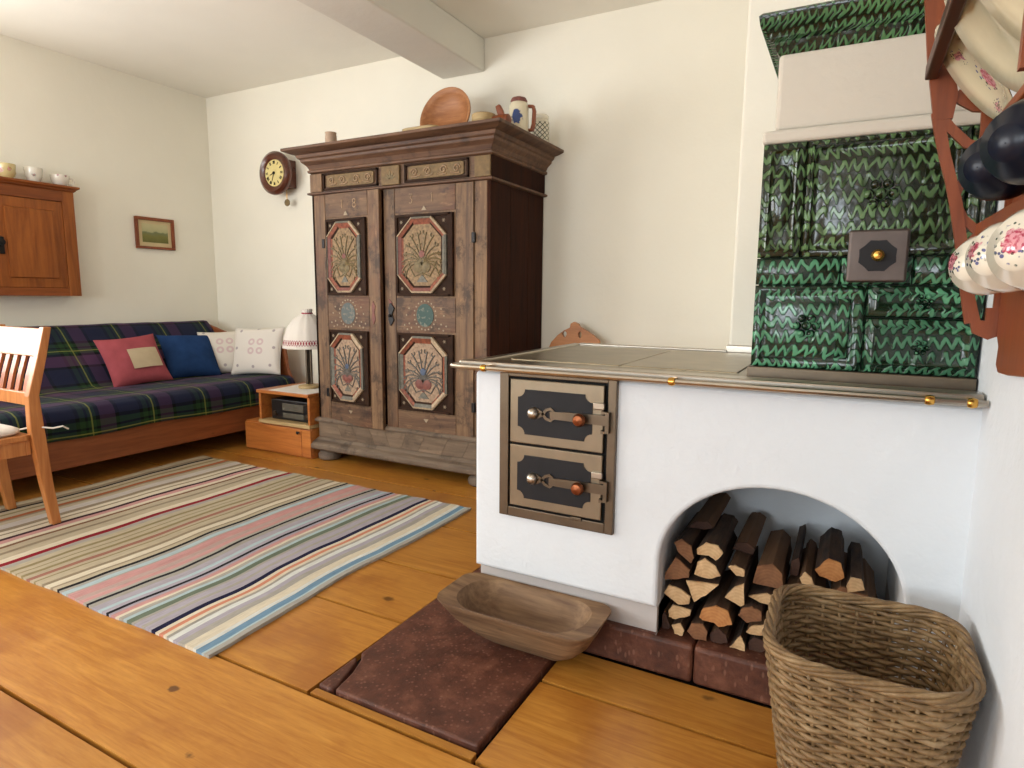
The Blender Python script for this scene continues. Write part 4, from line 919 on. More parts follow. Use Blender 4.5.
# tartan blanket over back and seat
pr = [(-4.935, .74), (-4.94, .80), (-4.925, .845), (-4.89, .862), (-4.84, .858), (-4.80, .83), (-4.70, .725), (-4.58, .60), (-4.50, .51), (-4.46, .472), (-4.40, .458), (-4.25, .456), (-4.10, .458), (-3.95, .460), (-3.875, .455), (-3.835, .435), (-3.815, .40), (-3.808, .35), (-3.806, .283)]
dense = []
for i in range(len(pr)-1):
    for k in range(3): t = k/3; dense.append((pr[i][0]+(pr[i+1][0]-pr[i][0])*t, pr[i][1]+(pr[i+1][1]-pr[i][1])*t))
dense.append(pr[-1]); acc = [0]
for i in range(1, len(dense)): acc.append(acc[-1]+math.dist(dense[i], dense[i-1]))
m = MB(); vs = []; uvs = []; NJ = 90
for j in range(NJ+1):
    y = 1.10 + (3.495-1.10)*j/NJ
    for i, (x, z) in enumerate(dense):
        w = .009*mn.noise((x*5, y*4, z*5)) + .006*mn.noise((x*12, y*9, z*12)); f = i/len(dense)
        dz = .004 + abs(w)*.8; dx = abs(w)*.6 + .004
        zz = z + dz; 
        if i > len(dense)-5: zz = z + .014*mn.noise((y*2.3, 9, 0))
        vs.append((x+dx, y + .01*mn.noise((x*3, y*2, 1)), zz)); uvs.append((y, acc[i]))
n_ = len(dense); fs = [(j*n_+i, j*n_+i+1, (j+1)*n_+i+1, (j+1)*n_+i) for j in range(NJ) for i in range(n_-1)]
m.add(vs, fs); bl = m.build('tartan_blanket', M['tartan'], origin=(-4.4, 2.3, .45), smooth=True, angle=180)
ul = bl.data.uv_layers.new(name='UVMap')
for p in bl.data.polygons:
    for li in p.loop_indices: ul.data[li].uv = uvs[bl.data.loops[li].vertex_index]
sm = bl.modifiers.new('thickness', 'SOLIDIFY'); sm.thickness = .006; sm.offset = -1
tag(bl, 'dark green and purple tartan blanket spread over the sofa', 'blanket')

# cushions
def cushion(loc, rot, w, h, th, mat, label, extra=None, group='cushions on the sofa'):
    m = MB(); N_ = 18; vs = []; fs = []
    for side in (1, -1):
        for j in range(N_+1):
            for i in range(N_+1):
                u, v = i/N_*2-1, j/N_*2-1
                e = (1-u**2)*(1-v**2); pu = 1-.07*(1-v*v)*abs(u)**3; pv = 1-.07*(1-u*u)*abs(v)**3
                t = th/2*(max(e, 0)**.42) + .002
                wr = .006*mn.noise((u*3+loc[1]*7, v*3, side))
                vs.append((u*w/2*pu, side*-(t+wr*e), h/2 + v*h/2*pv))
    K = (N_+1)**2
    for s_ in (0, 1):
        for j in range(N_):
            for i in range(N_):
                a = s_*K+j*(N_+1)+i; fs.append((a, a+1, a+N_+2, a+N_+1))
    ed = [i for i in range(N_+1)] + [(j)*(N_+1)+N_ for j in range(1, N_+1)] + [N_*(N_+1)+i for i in range(N_-1, -1, -1)] + [j*(N_+1) for j in range(N_-1, 0, -1)]
    for q in range(len(ed)): a, c = ed[q], ed[(q+1) % len(ed)]; fs.append((a, c, c+K, a+K))
    t = thing('cushion', loc, label, 'cushion', group, rot)
    m.add(vs, fs); m.build('cover', mat, t, local=True, smooth=True, angle=180)
    return t
def fabric(name, c, mottled=.1):
    g = NT(name); v = g.coords(); n1 = g.noise(v, 9, 4); n2 = g.noise(v, 400, 2)
    d = tuple(x*(1-mottled) for x in c[:3])+(1,); l = tuple(min(1, x*(1+mottled)) for x in c[:3])+(1,)
    g.bump(g.math('ADD', n1, g.math('MULTIPLY', n2, .3)), .35, .01); return g.done(g.ramp(n1, [(.3, d), (.7, l)]), .95, spec=.1)
def embroidered(name, base, motif_r):
    g = NT(name); v = g.coords(); x, y, z = g.sep(v)[:3]; zc = g.math('SUBTRACT', z, .21)
    def cell(cx, cz, r, rr): 
        dd = g.vmath('LENGTH', g.comb(g.math('SUBTRACT', x, cx), 0.0, g.math('SUBTRACT', zc, cz))); return g.step(g.math('ABSOLUTE', g.math('SUBTRACT', dd, r)), rr, rr*.5)
    c = base
    for sx in (-1, 1):
        for sz in (-1, 1):
            c = g.mix(g.math('MULTIPLY', cell(sx*.036+.01, sz*.036+.01, .020, .010), .75), c, lin(208, 176, 178))
    for (cx, cz) in ((-.14, .14), (0, .16), (.14, .14), (.16, 0), (.14, -.14), (0, -.15), (-.14, -.14), (-.16, 0)):
        c = g.mix(g.math('MULTIPLY', cell(cx, cz, .004, .010), .8), c, lin(160, 146, 148))
    g.bump(g.noise(v, 9, 4), .3, .01); return g.done(c, .95, spec=.1)
red = cushion((-4.33, 2.62, .462), (R(-32), R(-4), R(84)), .40, .385, .13, fabric('faded red check', lin(158, 78, 84), .16), 'faded red cushion with a beige patch on the sofa')
m = MB(); vs = []
for j in range(7):
    for i in range(9):
        u = -.055 + .20*i/8; z = .10 + .15*j/6; uu, vv = u/.2, (z-.1925)/.1925; e = max(0, (1-uu*uu)*(1-vv*vv)); vs.append((u, -(.065*e**.42+.012), z))
m.add(vs, [(j*9+i, j*9+i+1, j*9+i+10, j*9+i+9) for j in range(6) for i in range(8)])
m.build('patch', fabric('beige patch', lin(190, 172, 142), .08), red, local=True, smooth=True)
cushion((-4.37, 3.05, .462), (R(-34), R(2), R(80)), .40, .38, .15, fabric('blue cotton', lin(36, 62, 104), .2), 'plain dark blue cushion on the sofa')
cushion((-4.36, 3.30, .462), (R(-24), R(-3), R(50)), .38, .37, .13, embroidered('white embroidered cotton', lin(222, 214, 202), .02), 'white embroidered cushion half hidden behind its neighbour')
cushion((-4.09, 3.355, .466), (R(-17), R(-2), R(18)), .43, .385, .11, embroidered('white dotted cotton', lin(228, 220, 210), .02), 'white cushion with stitched rings and dots at the sofa end')

# ------------------------------------------------------------------ wall cabinet with cups
wc = thing('wall_cabinet', (-4.93, 2.05, 1.07), 'amber pine cabinet hanging on the left wall above the sofa', 'wall cabinet')
CY0, CY1, CXF = 1.55, 2.525, -4.845
box_obj('case', M['amber_wood'], wc, X0+.002, CXF-.022, CY0, CY1, 1.072, 1.79, .003)
for yy in (CY0, CY1-.075): box_obj('stile', M['amber_wood'], wc, CXF-.024, CXF, yy, yy+.075, 1.072, 1.79, .002)
box_obj('rail', M['amber_wood_y'], wc, CXF-.024, CXF-.0005, CY0+.075, CY1-.075, 1.072, 1.125, .002); box_obj('rail', M['amber_wood_y'], wc, CXF-.024, CXF-.0005, CY0+.075, CY1-.075, 1.715, 1.79, .002)
for k, (y0, y1) in enumerate(((CY0+.077, 2.036), (2.040, CY1-.077))):
    d = box_obj('door', M['amber_wood'], wc, CXF-.024, CXF-.006, y0, y1, 1.128, 1.712, .002)
    for q in range(1):
        w_ = (y1-y0-.12); a = y0+.06
        MB().loft([[(CXF-.006, a+.001, 1.19), (CXF-.006, a+w_-.001, 1.19), (CXF-.006, a+w_-.001, 1.65), (CXF-.006, a+.001, 1.65)], [(CXF+.005, a+.003, 1.196), (CXF+.005, a+w_-.003, 1.196), (CXF+.005, a+w_-.003, 1.644), (CXF+.005, a+.003, 1.644)]]).build('raised_panel', M['amber_wood'], d)
    if k == 1:
        MB().lathe([(.016, CXF-.008), (.020, CXF+.004), (.020, CXF+.012), (.001, CXF+.016)], (0, 2.068, 1.415), 12, 'x').build('knob', M['iron'], d, smooth=True)
        MB().box(CXF-.006, CXF+.001, 2.052, 2.085, 1.34, 1.45).build('lock_plate', M['iron'], d, bevel=.004)
MB().loft([[(X0+.002, CY0-o_, z), (CXF+o_, CY0-o_, z), (CXF+o_, CY1+o_, z), (X0+.002, CY1+o_, z)] for o_, z in ((.0, 1.785), (.012, 1.795), (.012, 1.80), (.03, 1.812), (.03, 1.824))]).build('top_board', M['amber_wood_y'], wc)
def cup(name, loc, mat, r, h, label, ha, cat='cup', group=None):
    t = thing(name, loc, label, cat, group)
    MB().lathe([(r*.55, 0), (r*.62, .006), (r*.9, h*.4), (r, h*.85), (r, h), (r*.94, h), (r*.86, h*.4), (r*.4, .012), (.001, .012)], (0, 0, 0), 24, 'z', True, False).build('cup_body', mat, t, local=True, smooth=True, angle=60)
    pts = [(r*.9*1.0, 0, h*.82), (r*1.35, 0, h*.80), (r*1.5, 0, h*.55), (r*1.3, 0, h*.3), (r*.85, 0, h*.28)]
    pts = [(p[0]*math.cos(ha), p[0]*math.sin(ha), p[2]) for p in pts]
    MB().tube(pts, .006, 6).build('handle', mat, t, local=True, smooth=True)
    return t
gY = 'cups on the wall cabinet'
cup('china_cup', (-4.90, 2.155, 1.824), floral('yellow flower china', lin(214, 196, 140), [((.03, -.04, .05), .018, lin(226, 220, 190)), ((.05, .0, .06), .014, lin(190, 160, 80))], False), .056, .095, 'yellowish flowered cup, leftmost of the cups on the wall cabinet', R(120), group=gY)
cup('china_cup', (-4.90, 2.315, 1.824), floral('green sprig china', lin(226, 220, 206), [((.045, -.02, .045), .009, lin(84, 112, 84))]), .052, .098, 'white cup with a small green sprig, middle cup on the wall cabinet', R(140), group=gY)
cup('china_cup', (-4.90, 2.475, 1.824), floral('dark band china', lin(226, 218, 204), [((.04, -.03, .07), .009, lin(120, 70, 66)), ((.05, .01, .07), .009, lin(70, 76, 66))], False), .056, .075, 'low white teacup with dark rim pattern at the right end of the wall cabinet', R(80), group=gY)

# ------------------------------------------------------------------ framed picture
fp = thing('framed_picture', (X0+.002, 3.18, 1.57), 'small landscape picture in a reddish wooden frame on the left wall', 'picture')
PY0, PY1, PZ0, PZ1 = 3.020, 3.340, 1.447, 1.694
for (a, b_, c, d) in ((PY0, PY1, PZ1-.024, PZ1), (PY0, PY1, PZ0, PZ0+.020), (PY0, PY0+.022, PZ0+.02, PZ1-.024), (PY1-.024, PY1, PZ0+.02, PZ1-.024)):
    box_obj('frame_bar', M['clock_wood'] if False else M['rack_wood'], fp, X0+.001, X0+.026, a, b_, c, d, .003)
box_obj('mount', plain('cream mount', lin(206, 186, 142), .8, var=.04), fp, X0+.002, X0+.010, PY0+.02, PY1-.02, PZ0+.018, PZ1-.02, 0)
g = NT('landscape print'); v = g.coords(); x, y, z = g.sep(v)[:3]; nz = g.noise(v, 16, 4); h = g.math('ADD', z, g.math('MULTIPLY', g.math('SUBTRACT', nz, .5), .06))
g.done(g.ramp(h, [(0.0, lin(92, 92, 34)), (.02, lin(122, 118, 56)), (.05, lin(116, 122, 84)), (.055, lin(176, 172, 128)), (.1, lin(196, 186, 140))]), .6); 
g.b.inputs['Base Color'].default_value = (0, 0, 0, 1)
rp = [n for n in g.t.nodes if n.type == 'VALTORGB'][0]; mr = g.n('ShaderNodeMapRange'); g.put(mr.inputs[0], h); mr.inputs[1].default_value = -.08; mr.inputs[2].default_value = .08; g.t.links.new(mr.outputs[0], rp.inputs[0])
for e, p in zip(rp.color_ramp.elements, (0, .35, .56, .62, .9)): e.position = p
box_obj('print', g.m, fp, X0+.010, X0+.0115, PY0+.055, PY1-.052, PZ0+.052, PZ1-.050, 0)

# ------------------------------------------------------------------ wall clock
ck = thing('wall_clock', (-4.0, YB-.002, 2.03), 'round dark wooden wall clock with yellow dial and brass pendulum', 'clock')
KX, KY, KZ = -4.045, 3.585, 2.035
MB().lathe([(.001, KY+.03), (.160, KY+.03), (.166, KY+.015), (.163, KY-.004), (.140, KY-.020), (.115, KY-.012), (.103, KY-.002), (.10, KY+.004)], (KX, 0, KZ), 40, 'y', True, False).build('round_frame', M['clock_wood'], ck, smooth=True, angle=50)
dial = MB().lathe([(.104, KY+.006), (.104, KY+.001), (.03, KY-.002), (.001, KY-.002)], (KX, 0, KZ), 36, 'y').build('dial', plain('cream yellow dial', lin(222, 204, 138), .4, var=.06), ck, smooth=True, angle=50)
NUM = ['XII', 'I', 'II', 'III', 'IIII', 'V', 'VI', 'VII', 'VIII', 'IX', 'X', 'XI']
for k in range(12):
    a = R(30*k); m = MB(); chars = NUM[k]; wch = {'I': .006, 'V': .011, 'X': .011}; tw = sum(wch[c] for c in chars); xo = -tw/2
    def loc2(x, z): r_ = .080 + z; return (KX + r_*math.sin(a) + x*math.cos(a), KZ + r_*math.cos(a) - x*math.sin(a))
    for c in chars:
        w_ = wch[c]; x0 = xo + w_/2
        if c == 'I': m.ribbon([loc2(x0, -.011), loc2(x0, .011)], .0032, KY-.0035, KY-.001)
        elif c == 'V': m.ribbon([loc2(x0-.004, .011), loc2(x0, -.011)], .0030, KY-.0035, KY-.001); m.ribbon([loc2(x0, -.011), loc2(x0+.004, .011)], .0018, KY-.0035, KY-.001)
        else: m.ribbon([loc2(x0-.004, .011), loc2(x0+.004, -.011)], .0030, KY-.0035, KY-.001); m.ribbon([loc2(x0+.004, .011), loc2(x0-.004, -.011)], .0018, KY-.0035, KY-.001)
        xo += w_
    m.build('numeral', M['iron'], dial)
for (ang, L_, w_) in ((250, .045, .007), (200, .066, .005)):
    a = R(ang); MB().ribbon([(KX-.012*math.sin(a), KZ-.012*math.cos(a)), (KX+L_*math.sin(a), KZ+L_*math.cos(a))], [w_, w_*.5], KY-.008, KY-.005).build('hand', M['black'], dial)
MB().lathe([(.010, KY-.002), (.010, KY-.011), (.001, KY-.012)], (KX, 0, KZ), 12, 'y').build('hub', M['black'], dial)
MB().box(KX-.085, KX+.095, KY+.028, YB-.001, KZ-.105, KZ+.105).build('movement_case', M['clock_wood'], ck, bevel=.004)
MB().tube([(KX+.055, 3.65, KZ-.10), (KX+.058, 3.65, 1.83)], .003, 6).build('pendulum_rod', M['brass'], ck)
MB().lathe([(.001, 3.642), (.026, 3.645), (.028, 3.65), (.026, 3.655), (.001, 3.658)], (KX+.058, 0, 1.815), 18, 'y').build('pendulum_bob', plain('tarnished brass', lin(128, 110, 78), .4, .7), ck, smooth=True)

# ------------------------------------------------------------------ nightstand, radio, lamp
ns = thing('nightstand', (-3.42, 3.2, 0), 'low wooden nightstand with open shelf between sofa and wardrobe', 'nightstand')
NX0, NX1, NY0, NY1 = -3.60, -3.115, 2.972, 3.40
box_obj('drawer_case', M['box_wood'], ns, -3.76, NX1, NY0+.012, NY1, .0, .205, .004)
dr_ = box_obj('drawer_front', M['box_wood'], ns, -3.752, -3.20, NY0-.004, NY0+.014, .012, .198, .004)
MB().lathe([(.006, NY0-.003), (.007, NY0-.014), (.012, NY0-.02), (.001, NY0-.026)], (-3.218, 0, .175), 10, 'y').build('knob', M['iron'], dr_, smooth=True)
box_obj('front_strip', M['box_wood'], ns, -3.197, NX1, NY0-.003, NY0+.014, .012, .198, .003)
box_obj('shelf', M['pale_wood'], ns, NX0-.004, NX1, NY0-.008, NY1, .207, .232, .003)
box_obj('side', M['box_wood'], ns, NX0, NX0+.02, NY0, NY1, .232, .418, .002); box_obj('side', M['box_wood'], ns, NX1-.02, NX1, NY0, NY1, .232, .418, .002)
box_obj('back', M['box_wood'], ns, NX0+.02, NX1-.02, NY1-.012, NY1, .232, .418, 0)
box_obj('top', M['box_wood'], ns, NX0-.012, NX1, NY0-.012, NY1, .418, .440, .004)
dy = MB().prism([(-3.50, 2.972), (-3.13, 2.972), (-3.13, 3.36), (-3.54, 3.36)], .4405, .4425, 'z'); tag(dy.build('doily', M['cloth_white'], origin=(-3.33, 3.17, .44)), 'white cloth lying on the nightstand under the lamp', 'cloth')
ra = thing('radio', (-3.35, 3.10, .232), 'black table radio inside the open shelf of the nightstand', 'radio')
box_obj('radio_case', M['radio'], ra, -3.535, -3.15, 3.02, 3.18, .2335, .375, .008)
for xk in (-3.495, -3.185): MB().lathe([(.018, 3.022), (.017, 3.006), (.001, 3.004)], (xk, 0, .275), 16, 'y').build('knob', M['steel_dark'], ra, smooth=True, angle=40)
box_obj('dial_glass', M['radio_dial'], ra, -3.42, -3.22, 3.014, 3.022, .30, .352, .002)
box_obj('grille', M['radio_dial'], ra, -3.42, -3.22, 3.016, 3.022, .25, .285, .002)
lp = thing('table_lamp', (-3.345, 3.20, .4425), 'table lamp with white cloth shade and red embroidered border', 'lamp')
MB().lathe([(.075, 0), (.078, .006), (.074, .018), (.05, .024), (.02, .028)], (-3.345, 3.20, .4425), 24).build('base', M['pale_wood'], lp, smooth=True, angle=40)
for q in range(3):
    a = 2*math.pi*q/3+.4; MB().tube([(-3.345+.016*math.cos(a), 3.20+.016*math.sin(a), .465), (-3.345+.016*math.cos(a), 3.20+.016*math.sin(a), .76)], .009, 8).build('stem', M['steel_dark'], lp, smooth=True)
g = NT('lamp cloth'); v = g.coords(); x, y, z = g.sep(v)[:3]; an = g.math('MULTIPLY', g.math('ARCTAN2', y, x), 9.0)
zb = g.math('ABSOLUTE', g.math('SUBTRACT', z, .325)); tri_ = g.math('MULTIPLY', g.math('PINGPONG', an, .5), .05)
bd = g.math('MULTIPLY', g.step(zb, .020, .018), g.step(g.math('ABSOLUTE', g.math('SUBTRACT', zb, tri_)), .004, .009)); g.bump(g.noise(g.mapping(v, (30, 30, 3)), 1, 3), .4, .008)
M['lampshade'] = g.done(g.mix(bd, lin(226, 218, 208), lin(150, 50, 66)), .9, spec=.1)
rings = []
for (r_, z) in ((.172, .285), (.170, .300), (.160, .36), (.135, .43), (.095, .485), (.045, .515), (.028, .525), (.036, .545), (.030, .555)):
    ring = []
    for i in range(48):
        a = 2*math.pi*i/48; rr = r_*(1 + (.02 if z < .5 else .10)*math.sin(a*14)); ring.append((-3.345+rr*math.cos(a), 3.20+rr*math.sin(a), .4425+z))
    rings.append(ring)
sh = MB().loft(rings, True, False, True).build('shade', M['lampshade'], lp, smooth=True, angle=180)
MB().tube([(-3.345+.033*math.cos(2*math.pi*i/16), 3.20+.033*math.sin(2*math.pi*i/16), .4425+.525) for i in range(16)], .006, 6, closed=True).build('red_cord', plain('red cord', lin(158, 60, 70), .9), lp, smooth=True)

# ------------------------------------------------------------------ slatted chair at the left edge
ch = thing('slatted_chair', (-3.45, 1.3, 0), 'wooden chair with slatted back standing on the rug at the left edge', 'chair')
def stile(x0, x1):
    m = MB(); pr_ = [(0.0, 1.475, 1.512), (.22, 1.445, 1.492), (.42, 1.425, 1.482), (.47, 1.422, 1.478), (.62, 1.425, 1.470), (.80, 1.478, 1.516), (.93, 1.512, 1.545)]
    m.loft([[(x0, a, z+.010), (x1, a, z+.010), (x1, b_, z+.010), (x0, b_, z+.010)] for z, a, b_ in pr_]); return m
for (a, b_) in ((-3.278, -3.238), (-3.695, -3.655)): stile(a, b_).build('back_leg', M['chair_wood'], ch, bevel=.004)
MB().loft([[(-3.655, y, z), (-3.278, y, z), (-3.278, y+.024, z), (-3.655, y+.024, z)] for y, z in ((1.483, .805), (1.498, .87), (1.514, .932))]).build('top_rail', M['chair_wood'], ch, bevel=.004)
MB().loft([[(-3.655, y, z), (-3.278, y, z), (-3.278, y+.024, z), (-3.655, y+.024, z)] for y, z in ((1.432, .585), (1.436, .645))]).build('lower_rail', M['chair_wood'], ch, bevel=.004)
for k in range(5):
    x = -3.62 + .073*k; MB().loft([[(x, y, z), (x+.034, y, z), (x+.034, y+.012, z), (x, y+.012, z)] for y, z in ((1.442, .64), (1.462, .72), (1.490, .81))]).build('slat', M['chair_dark'], ch)
MB().loft([[(x, y, z) for x, y in rrect(-3.69, -3.243, 1.02, 1.43, .03)] for z in (.430, .455)]).build('seat', M['chair_wood'], ch, bevel=.004)
for (a, b_, c, d) in ((-3.675, -3.26, 1.405, 1.425), (-3.675, -3.26, 1.04, 1.06), (-3.675, -3.655, 1.06, 1.405), (-3.28, -3.26, 1.06, 1.405)): box_obj('apron', M['chair_wood'], ch, a, b_, c, d, .36, .43)
for x in (-3.675, -3.30): MB().loft([[(x, 1.03, .43), (x+.042, 1.03, .43), (x+.042, 1.075, .43), (x, 1.075, .43)], [(x+.008, 1.035, .010), (x+.034, 1.035, .010), (x+.034, 1.062, .010), (x+.008, 1.062, .010)]]).build('front_leg', M['chair_wood'], ch, bevel=.004)
sc = thing('seat_cushion', (-3.47, 1.22, .457), 'flat white seat pad tied to the slatted chair', 'seat cushion')
MB().loft([[(x, y, z) for x, y in rrect(-3.67+i, -3.27-i, 1.05+i, 1.41-i, .05)] for i, z in ((.012, .457), (.0, .468), (.002, .482), (.02, .492), (.08, .497))]).build('pad', M['cloth_white'], sc, smooth=True, angle=80)
for x in (-3.29,): MB().tube([(x, 1.40, .478), (x+.03, 1.445, .488), (x+.075, 1.50, .475), (x+.10, 1.53, .482), (x+.085, 1.56, .462)], .004, 5).build('tie', M['cloth_white'], sc, smooth=True)

# ------------------------------------------------------------------ carved chair behind the stove
cc = thing('carved_chair', (-1.47, 3.45, 0), 'farmhouse chair with carved orange wood back behind the stove', 'chair')
pr_ = [(-1.66, .78), (-1.645, .815), (-1.60, .862), (-1.555, .893), (-1.52, .910), (-1.515, .935), (-1.492, .946), (-1.465, .935), (-1.455, .918), (-1.42, .90), (-1.36, .865), (-1.33, .84), (-1.312, .79), (-1.34, .62), (-1.42, .46), (-1.54, .46), (-1.63, .62)]
# back board with two comma-shaped holes: outer ring bridged to the hole edges
bb = MB()
def strip_y(poly_out, holes, y0, y1):
    bm = bmesh.new()
    loops = []
    for pl in [poly_out]+holes:
        vs_ = [bm.verts.new((p[0], y0, p[1])) for p in pl]; es = [bm.edges.new((vs_[i], vs_[(i+1) % len(vs_)])) for i in range(len(vs_))]; loops += es
    bmesh.ops.triangle_fill(bm, use_beauty=True, use_dissolve=False, edges=loops)
    r_ = bmesh.ops.extrude_face_region(bm, geom=bm.faces[:]); bmesh.ops.translate(bm, verts=[e for e in r_['geom'] if isinstance(e, bmesh.types.BMVert)], vec=(0, y1-y0, 0))
    bm.verts.ensure_lookup_table(); bm.verts.index_update(); out = ([tuple(v.co) for v in bm.verts], [tuple(v.index for v in f.verts) for f in bm.faces]); bm.free(); return out
h1 = [(-1.555+.016*math.cos(a)*(1 if q < 6 else .8), .868+.020*math.sin(a)) for q, a in enumerate([2*math.pi*i/10 for i in range(10)])]
h2 = [(-1.452+.011*math.cos(a), .868+.020*math.sin(a)) for a in [2*math.pi*i/10 for i in range(10)]]
bb.add(*strip_y(pr_, [h1, h2], 3.585, 3.610)); bb.build('backrest', M['orange_wood'], cc, bevel=.002)
box_obj('seat', M['orange_wood'], cc, -1.68, -1.28, 3.22, 3.63, .43, .46, .008)
for (x, y) in ((-1.64, 3.26), (-1.32, 3.26), (-1.62, 3.58), (-1.34, 3.58)): MB().tube([(x, y, .43), (x+(.03 if x > -1.48 else -.03), y+(.02 if y > 3.4 else -.02), 0)], [.020, .014], 8).build('leg', M['orange_wood'], cc, smooth=True)

# ------------------------------------------------------------------ plate rack on the right wall
rk = thing('plate_rack', (.27, 1.1, 1.3), 'red-brown wooden plate rack with fretwork end on the right wall', 'plate rack')
RY0, RY1 = .30, 1.55; WR = X1-.001
def end_panel(y):
    m = MB(); y0, y1 = y, y+.014
    cnt = [0]
    def rb(pts, w): cnt[0] += 1; m.ribbon(pts, w, y0+.0006*cnt[0], y1-.0003*cnt[0])
    m.prism([(.062, 1.86), (WR, 1.86), (WR, 1.70), (.20, 1.70), (.14, 1.66), (.132, 1.60), (.155, 1.50), (.15, 1.455), (.118, 1.455), (.098, 1.57), (.084, 1.684)], y0, y1)
    rb([(.125, 1.47), (.132, 1.43), (.143, 1.385), (.158, 1.335), (.170, 1.29), (.180, 1.24), (.192, 1.18), (.205, 1.11), (.218, 1.055)], [.024, .020, .019, .019, .021, .020, .020, .022, .026])
    rb([(.262, 1.75), (.262, 1.40), (.262, 1.20), (.262, 1.03)], .026)
    rb([(.128, 1.462), (.150, 1.435), (.178, 1.405), (.208, 1.392), (.26, 1.40)], [.02, .017, .017, .02, .02])
    rb([(.205, 1.47), (.207, 1.43), (.206, 1.395)], .020)
    rb([(.150, 1.50), (.185, 1.475), (.25, 1.465)], .022)
    rb([(.168, 1.305), (.180, 1.345), (.200, 1.385), (.215, 1.40)], [.014, .014, .016, .016])
    rb([(.172, 1.29), (.185, 1.262), (.205, 1.24), (.235, 1.225), (.26, 1.222)], [.014, .014, .017, .018, .018])
    rb([(.190, 1.185), (.200, 1.215), (.215, 1.236)], .014)
    rb([(.225, 1.235), (.24, 1.20), (.26, 1.18)], .014)
    rb([(.205, 1.115), (.225, 1.135), (.26, 1.14)], .016)
    m.prism([(.205, 1.085), (.222, 1.085), (.222, 1.06), (.238, 1.06), (.238, 1.085), (.262, 1.085), (.262, 1.03), (.245, 1.022), (.220, 1.034)], y0, y1)
    return m.build('end_panel', M['rack_wood'], rk)
end_panel(RY1); 
box_obj('upper_back', M['rack_dark'], rk, .258, WR, RY0, RY1, 1.397, 1.86, .001)
MB().prism([(RY0, 1.395), (RY0, 1.0), (1.30, .975), (1.42, .965), (1.50, .962), (1.525, .975), (1.52, 1.01), (1.545, 1.03), (1.55, 1.05), (1.55, 1.395)], .258, WR, 'x').build('back_board', M['rack_wood'], rk, bevel=.002)
box_obj('shelf', M['rack_wood'], rk, .196, .258, RY0, RY1, 1.395, 1.412, .003)
box_obj('top_shelf', M['rack_dark'], rk, .10, .258, RY0, RY1, 1.78, 1.80, .003)
box_obj('plate_rail', M['rack_dark'], rk, .096, .117, RY0, RY1, 1.532, 1.560, .003)
box_obj('hook_rail', M['rack_wood'], rk, .205, .232, RY0, RY1, 1.222, 1.249, .003)
MB().prism([(.148, 1.36), (.165, 1.36), (.165, 1.78), (.148, 1.78)], .93, .945).build('divider', M['rack_wood'], rk)
# plates leaning forward on the rail
def plate(y, r, label, mat):
    base = Vector((.236, y, 1.4135)); tp = Vector((.098, y, 1.600)); d = (tp-base).normalized()
    # local z = plate axis pointing down into the room
    ax = Vector((-d.z, 0, d.x)).normalized()
    if ax.x > 0: ax = -ax
    Xl = Vector((0, 1, 0)); Yl = ax.cross(Xl)
    c = base + d*(r+.002) + ax*(.004 + (1.422-y)*.05)
    Mx = Matrix(((Xl.x, Yl.x, ax.x, c.x), (Xl.y, Yl.y, ax.y, c.y), (Xl.z, Yl.z, ax.z, c.z), (0, 0, 0, 1)))
    o = MB().lathe([(.001, -.006), (r*.58, -.006), (r*.66, .0), (r*.98, .009), (r, .011), (r*.98, .013), (r*.64, .005), (r*.56, -.001), (.001, -.001)], (0, 0, 0), 36, 'z', False, False).build('china_plate', mat, M=Mx, smooth=True, angle=60)
    tag(o, label, 'plate', 'plates in the wall rack'); return o
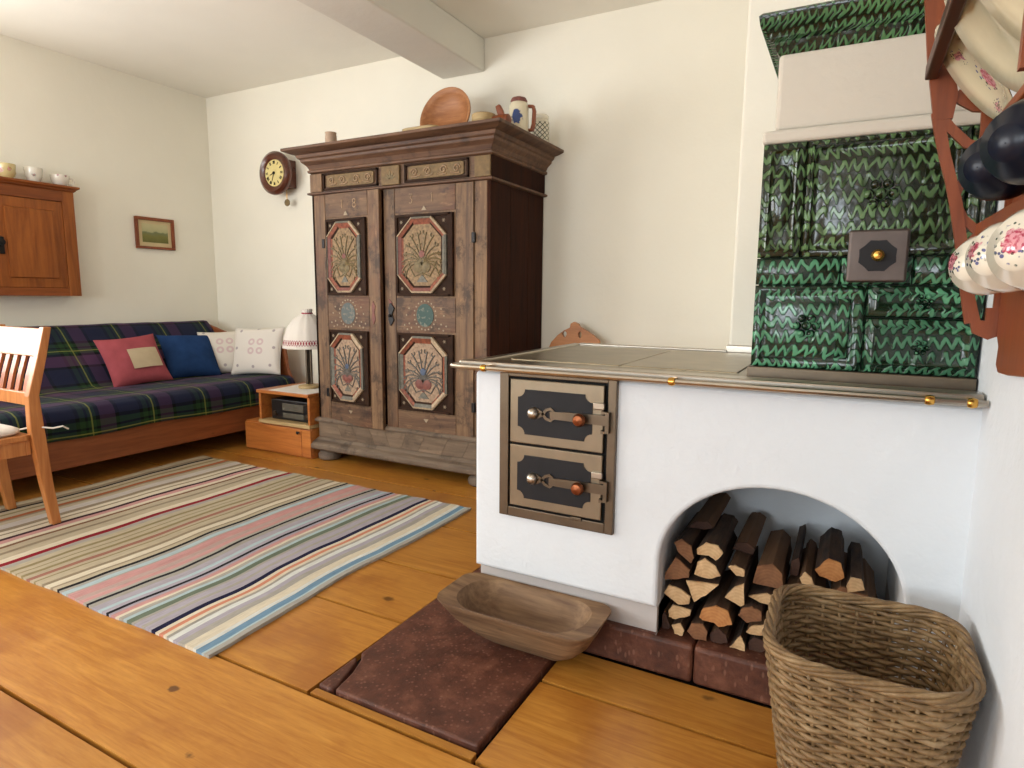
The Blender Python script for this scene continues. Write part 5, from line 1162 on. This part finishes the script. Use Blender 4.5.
fl = [((.0, .02, .0), .022, lin(178, 92, 104)), ((.035, -.045, .005), .012, lin(150, 96, 120)), ((-.05, -.03, .005), .010, lin(120, 110, 150)), ((-.055, .04, .006), .010, lin(178, 92, 104)), ((.03, .068, .007), .010, lin(110, 116, 90))]
M['plate'] = floral('flowered plate china', lin(214, 202, 170), fl)
M['plate_plain'] = plain('ivory plate china', lin(206, 196, 166), .2, var=.05, coat=.3)
plate(1.40, .106, 'flowered cream plate nearest the fretwork end of the rack', M['plate'])
plate(1.195, .106, 'cream plate in the middle of the rack', M['plate_plain']); plate(1.0, .106, 'cream plate nearest the camera in the rack', M['plate'])
# hanging crockery
def hung(name, loc, r, mat, label, cat, group, tilt):
    t = thing(name, loc, label, cat, group, tilt)
    # bowl axis along local -y (bottom towards the camera)
    pf = [(.001, -r*.95), (r*.40, -r*.95), (r*.44, -r*.86), (r*.80, -r*.62), (r*.98, -r*.20), (r*1.0, .18*r), (r*.96, r*.42), (r*.92, r*.42), (r*.94, .15*r), (r*.74, -r*.55), (.001, -r*.8)]
    MB().lathe(pf, (0, 0, 0), 32, 'y', False, False).build('cup_body', mat, t, local=True, smooth=True, angle=180)
    MB().tube([(r*.90, r*.25, r*.1), (r*1.25, r*.2, r*.15), (r*1.3, -r*.15, r*.15), (r*.85, -r*.40, r*.1)], .0045, 6).build('handle', mat, t, local=True, smooth=True)
    return t
def rose_mat(name, p): return floral(name, lin(230, 222, 204), [(p, .016, lin(176, 58, 84))])
for (y, z, lab, p) in ((1.335, 1.160, 'white cup with grey sprig hanging furthest back in the rack', (-.030, -.035, .01)), (1.155, 1.163, 'white rose-patterned cup hanging in the middle of the rack', (-.02, -.035, .012)), (.985, 1.163, 'white rose-patterned cup hanging nearest the camera', (.000, -.042, .012))):
    hung('rose_cup', (.197, y, z), .052, rose_mat('rose china', p), lab, 'cup', 'white cups hanging from the rack', (R(8), R(0), R(-42)))
for (y, z, lab) in ((1.29, 1.315, 'dark navy cup hanging behind in the rack'), (1.08, 1.308, 'dark navy cup hanging in front at the picture edge')):
    hung('navy_cup', (.195, y, z), .056, M['navy_ceramic'], lab, 'cup', 'navy cups hanging from the rack', (R(8), 0, R(-42)))
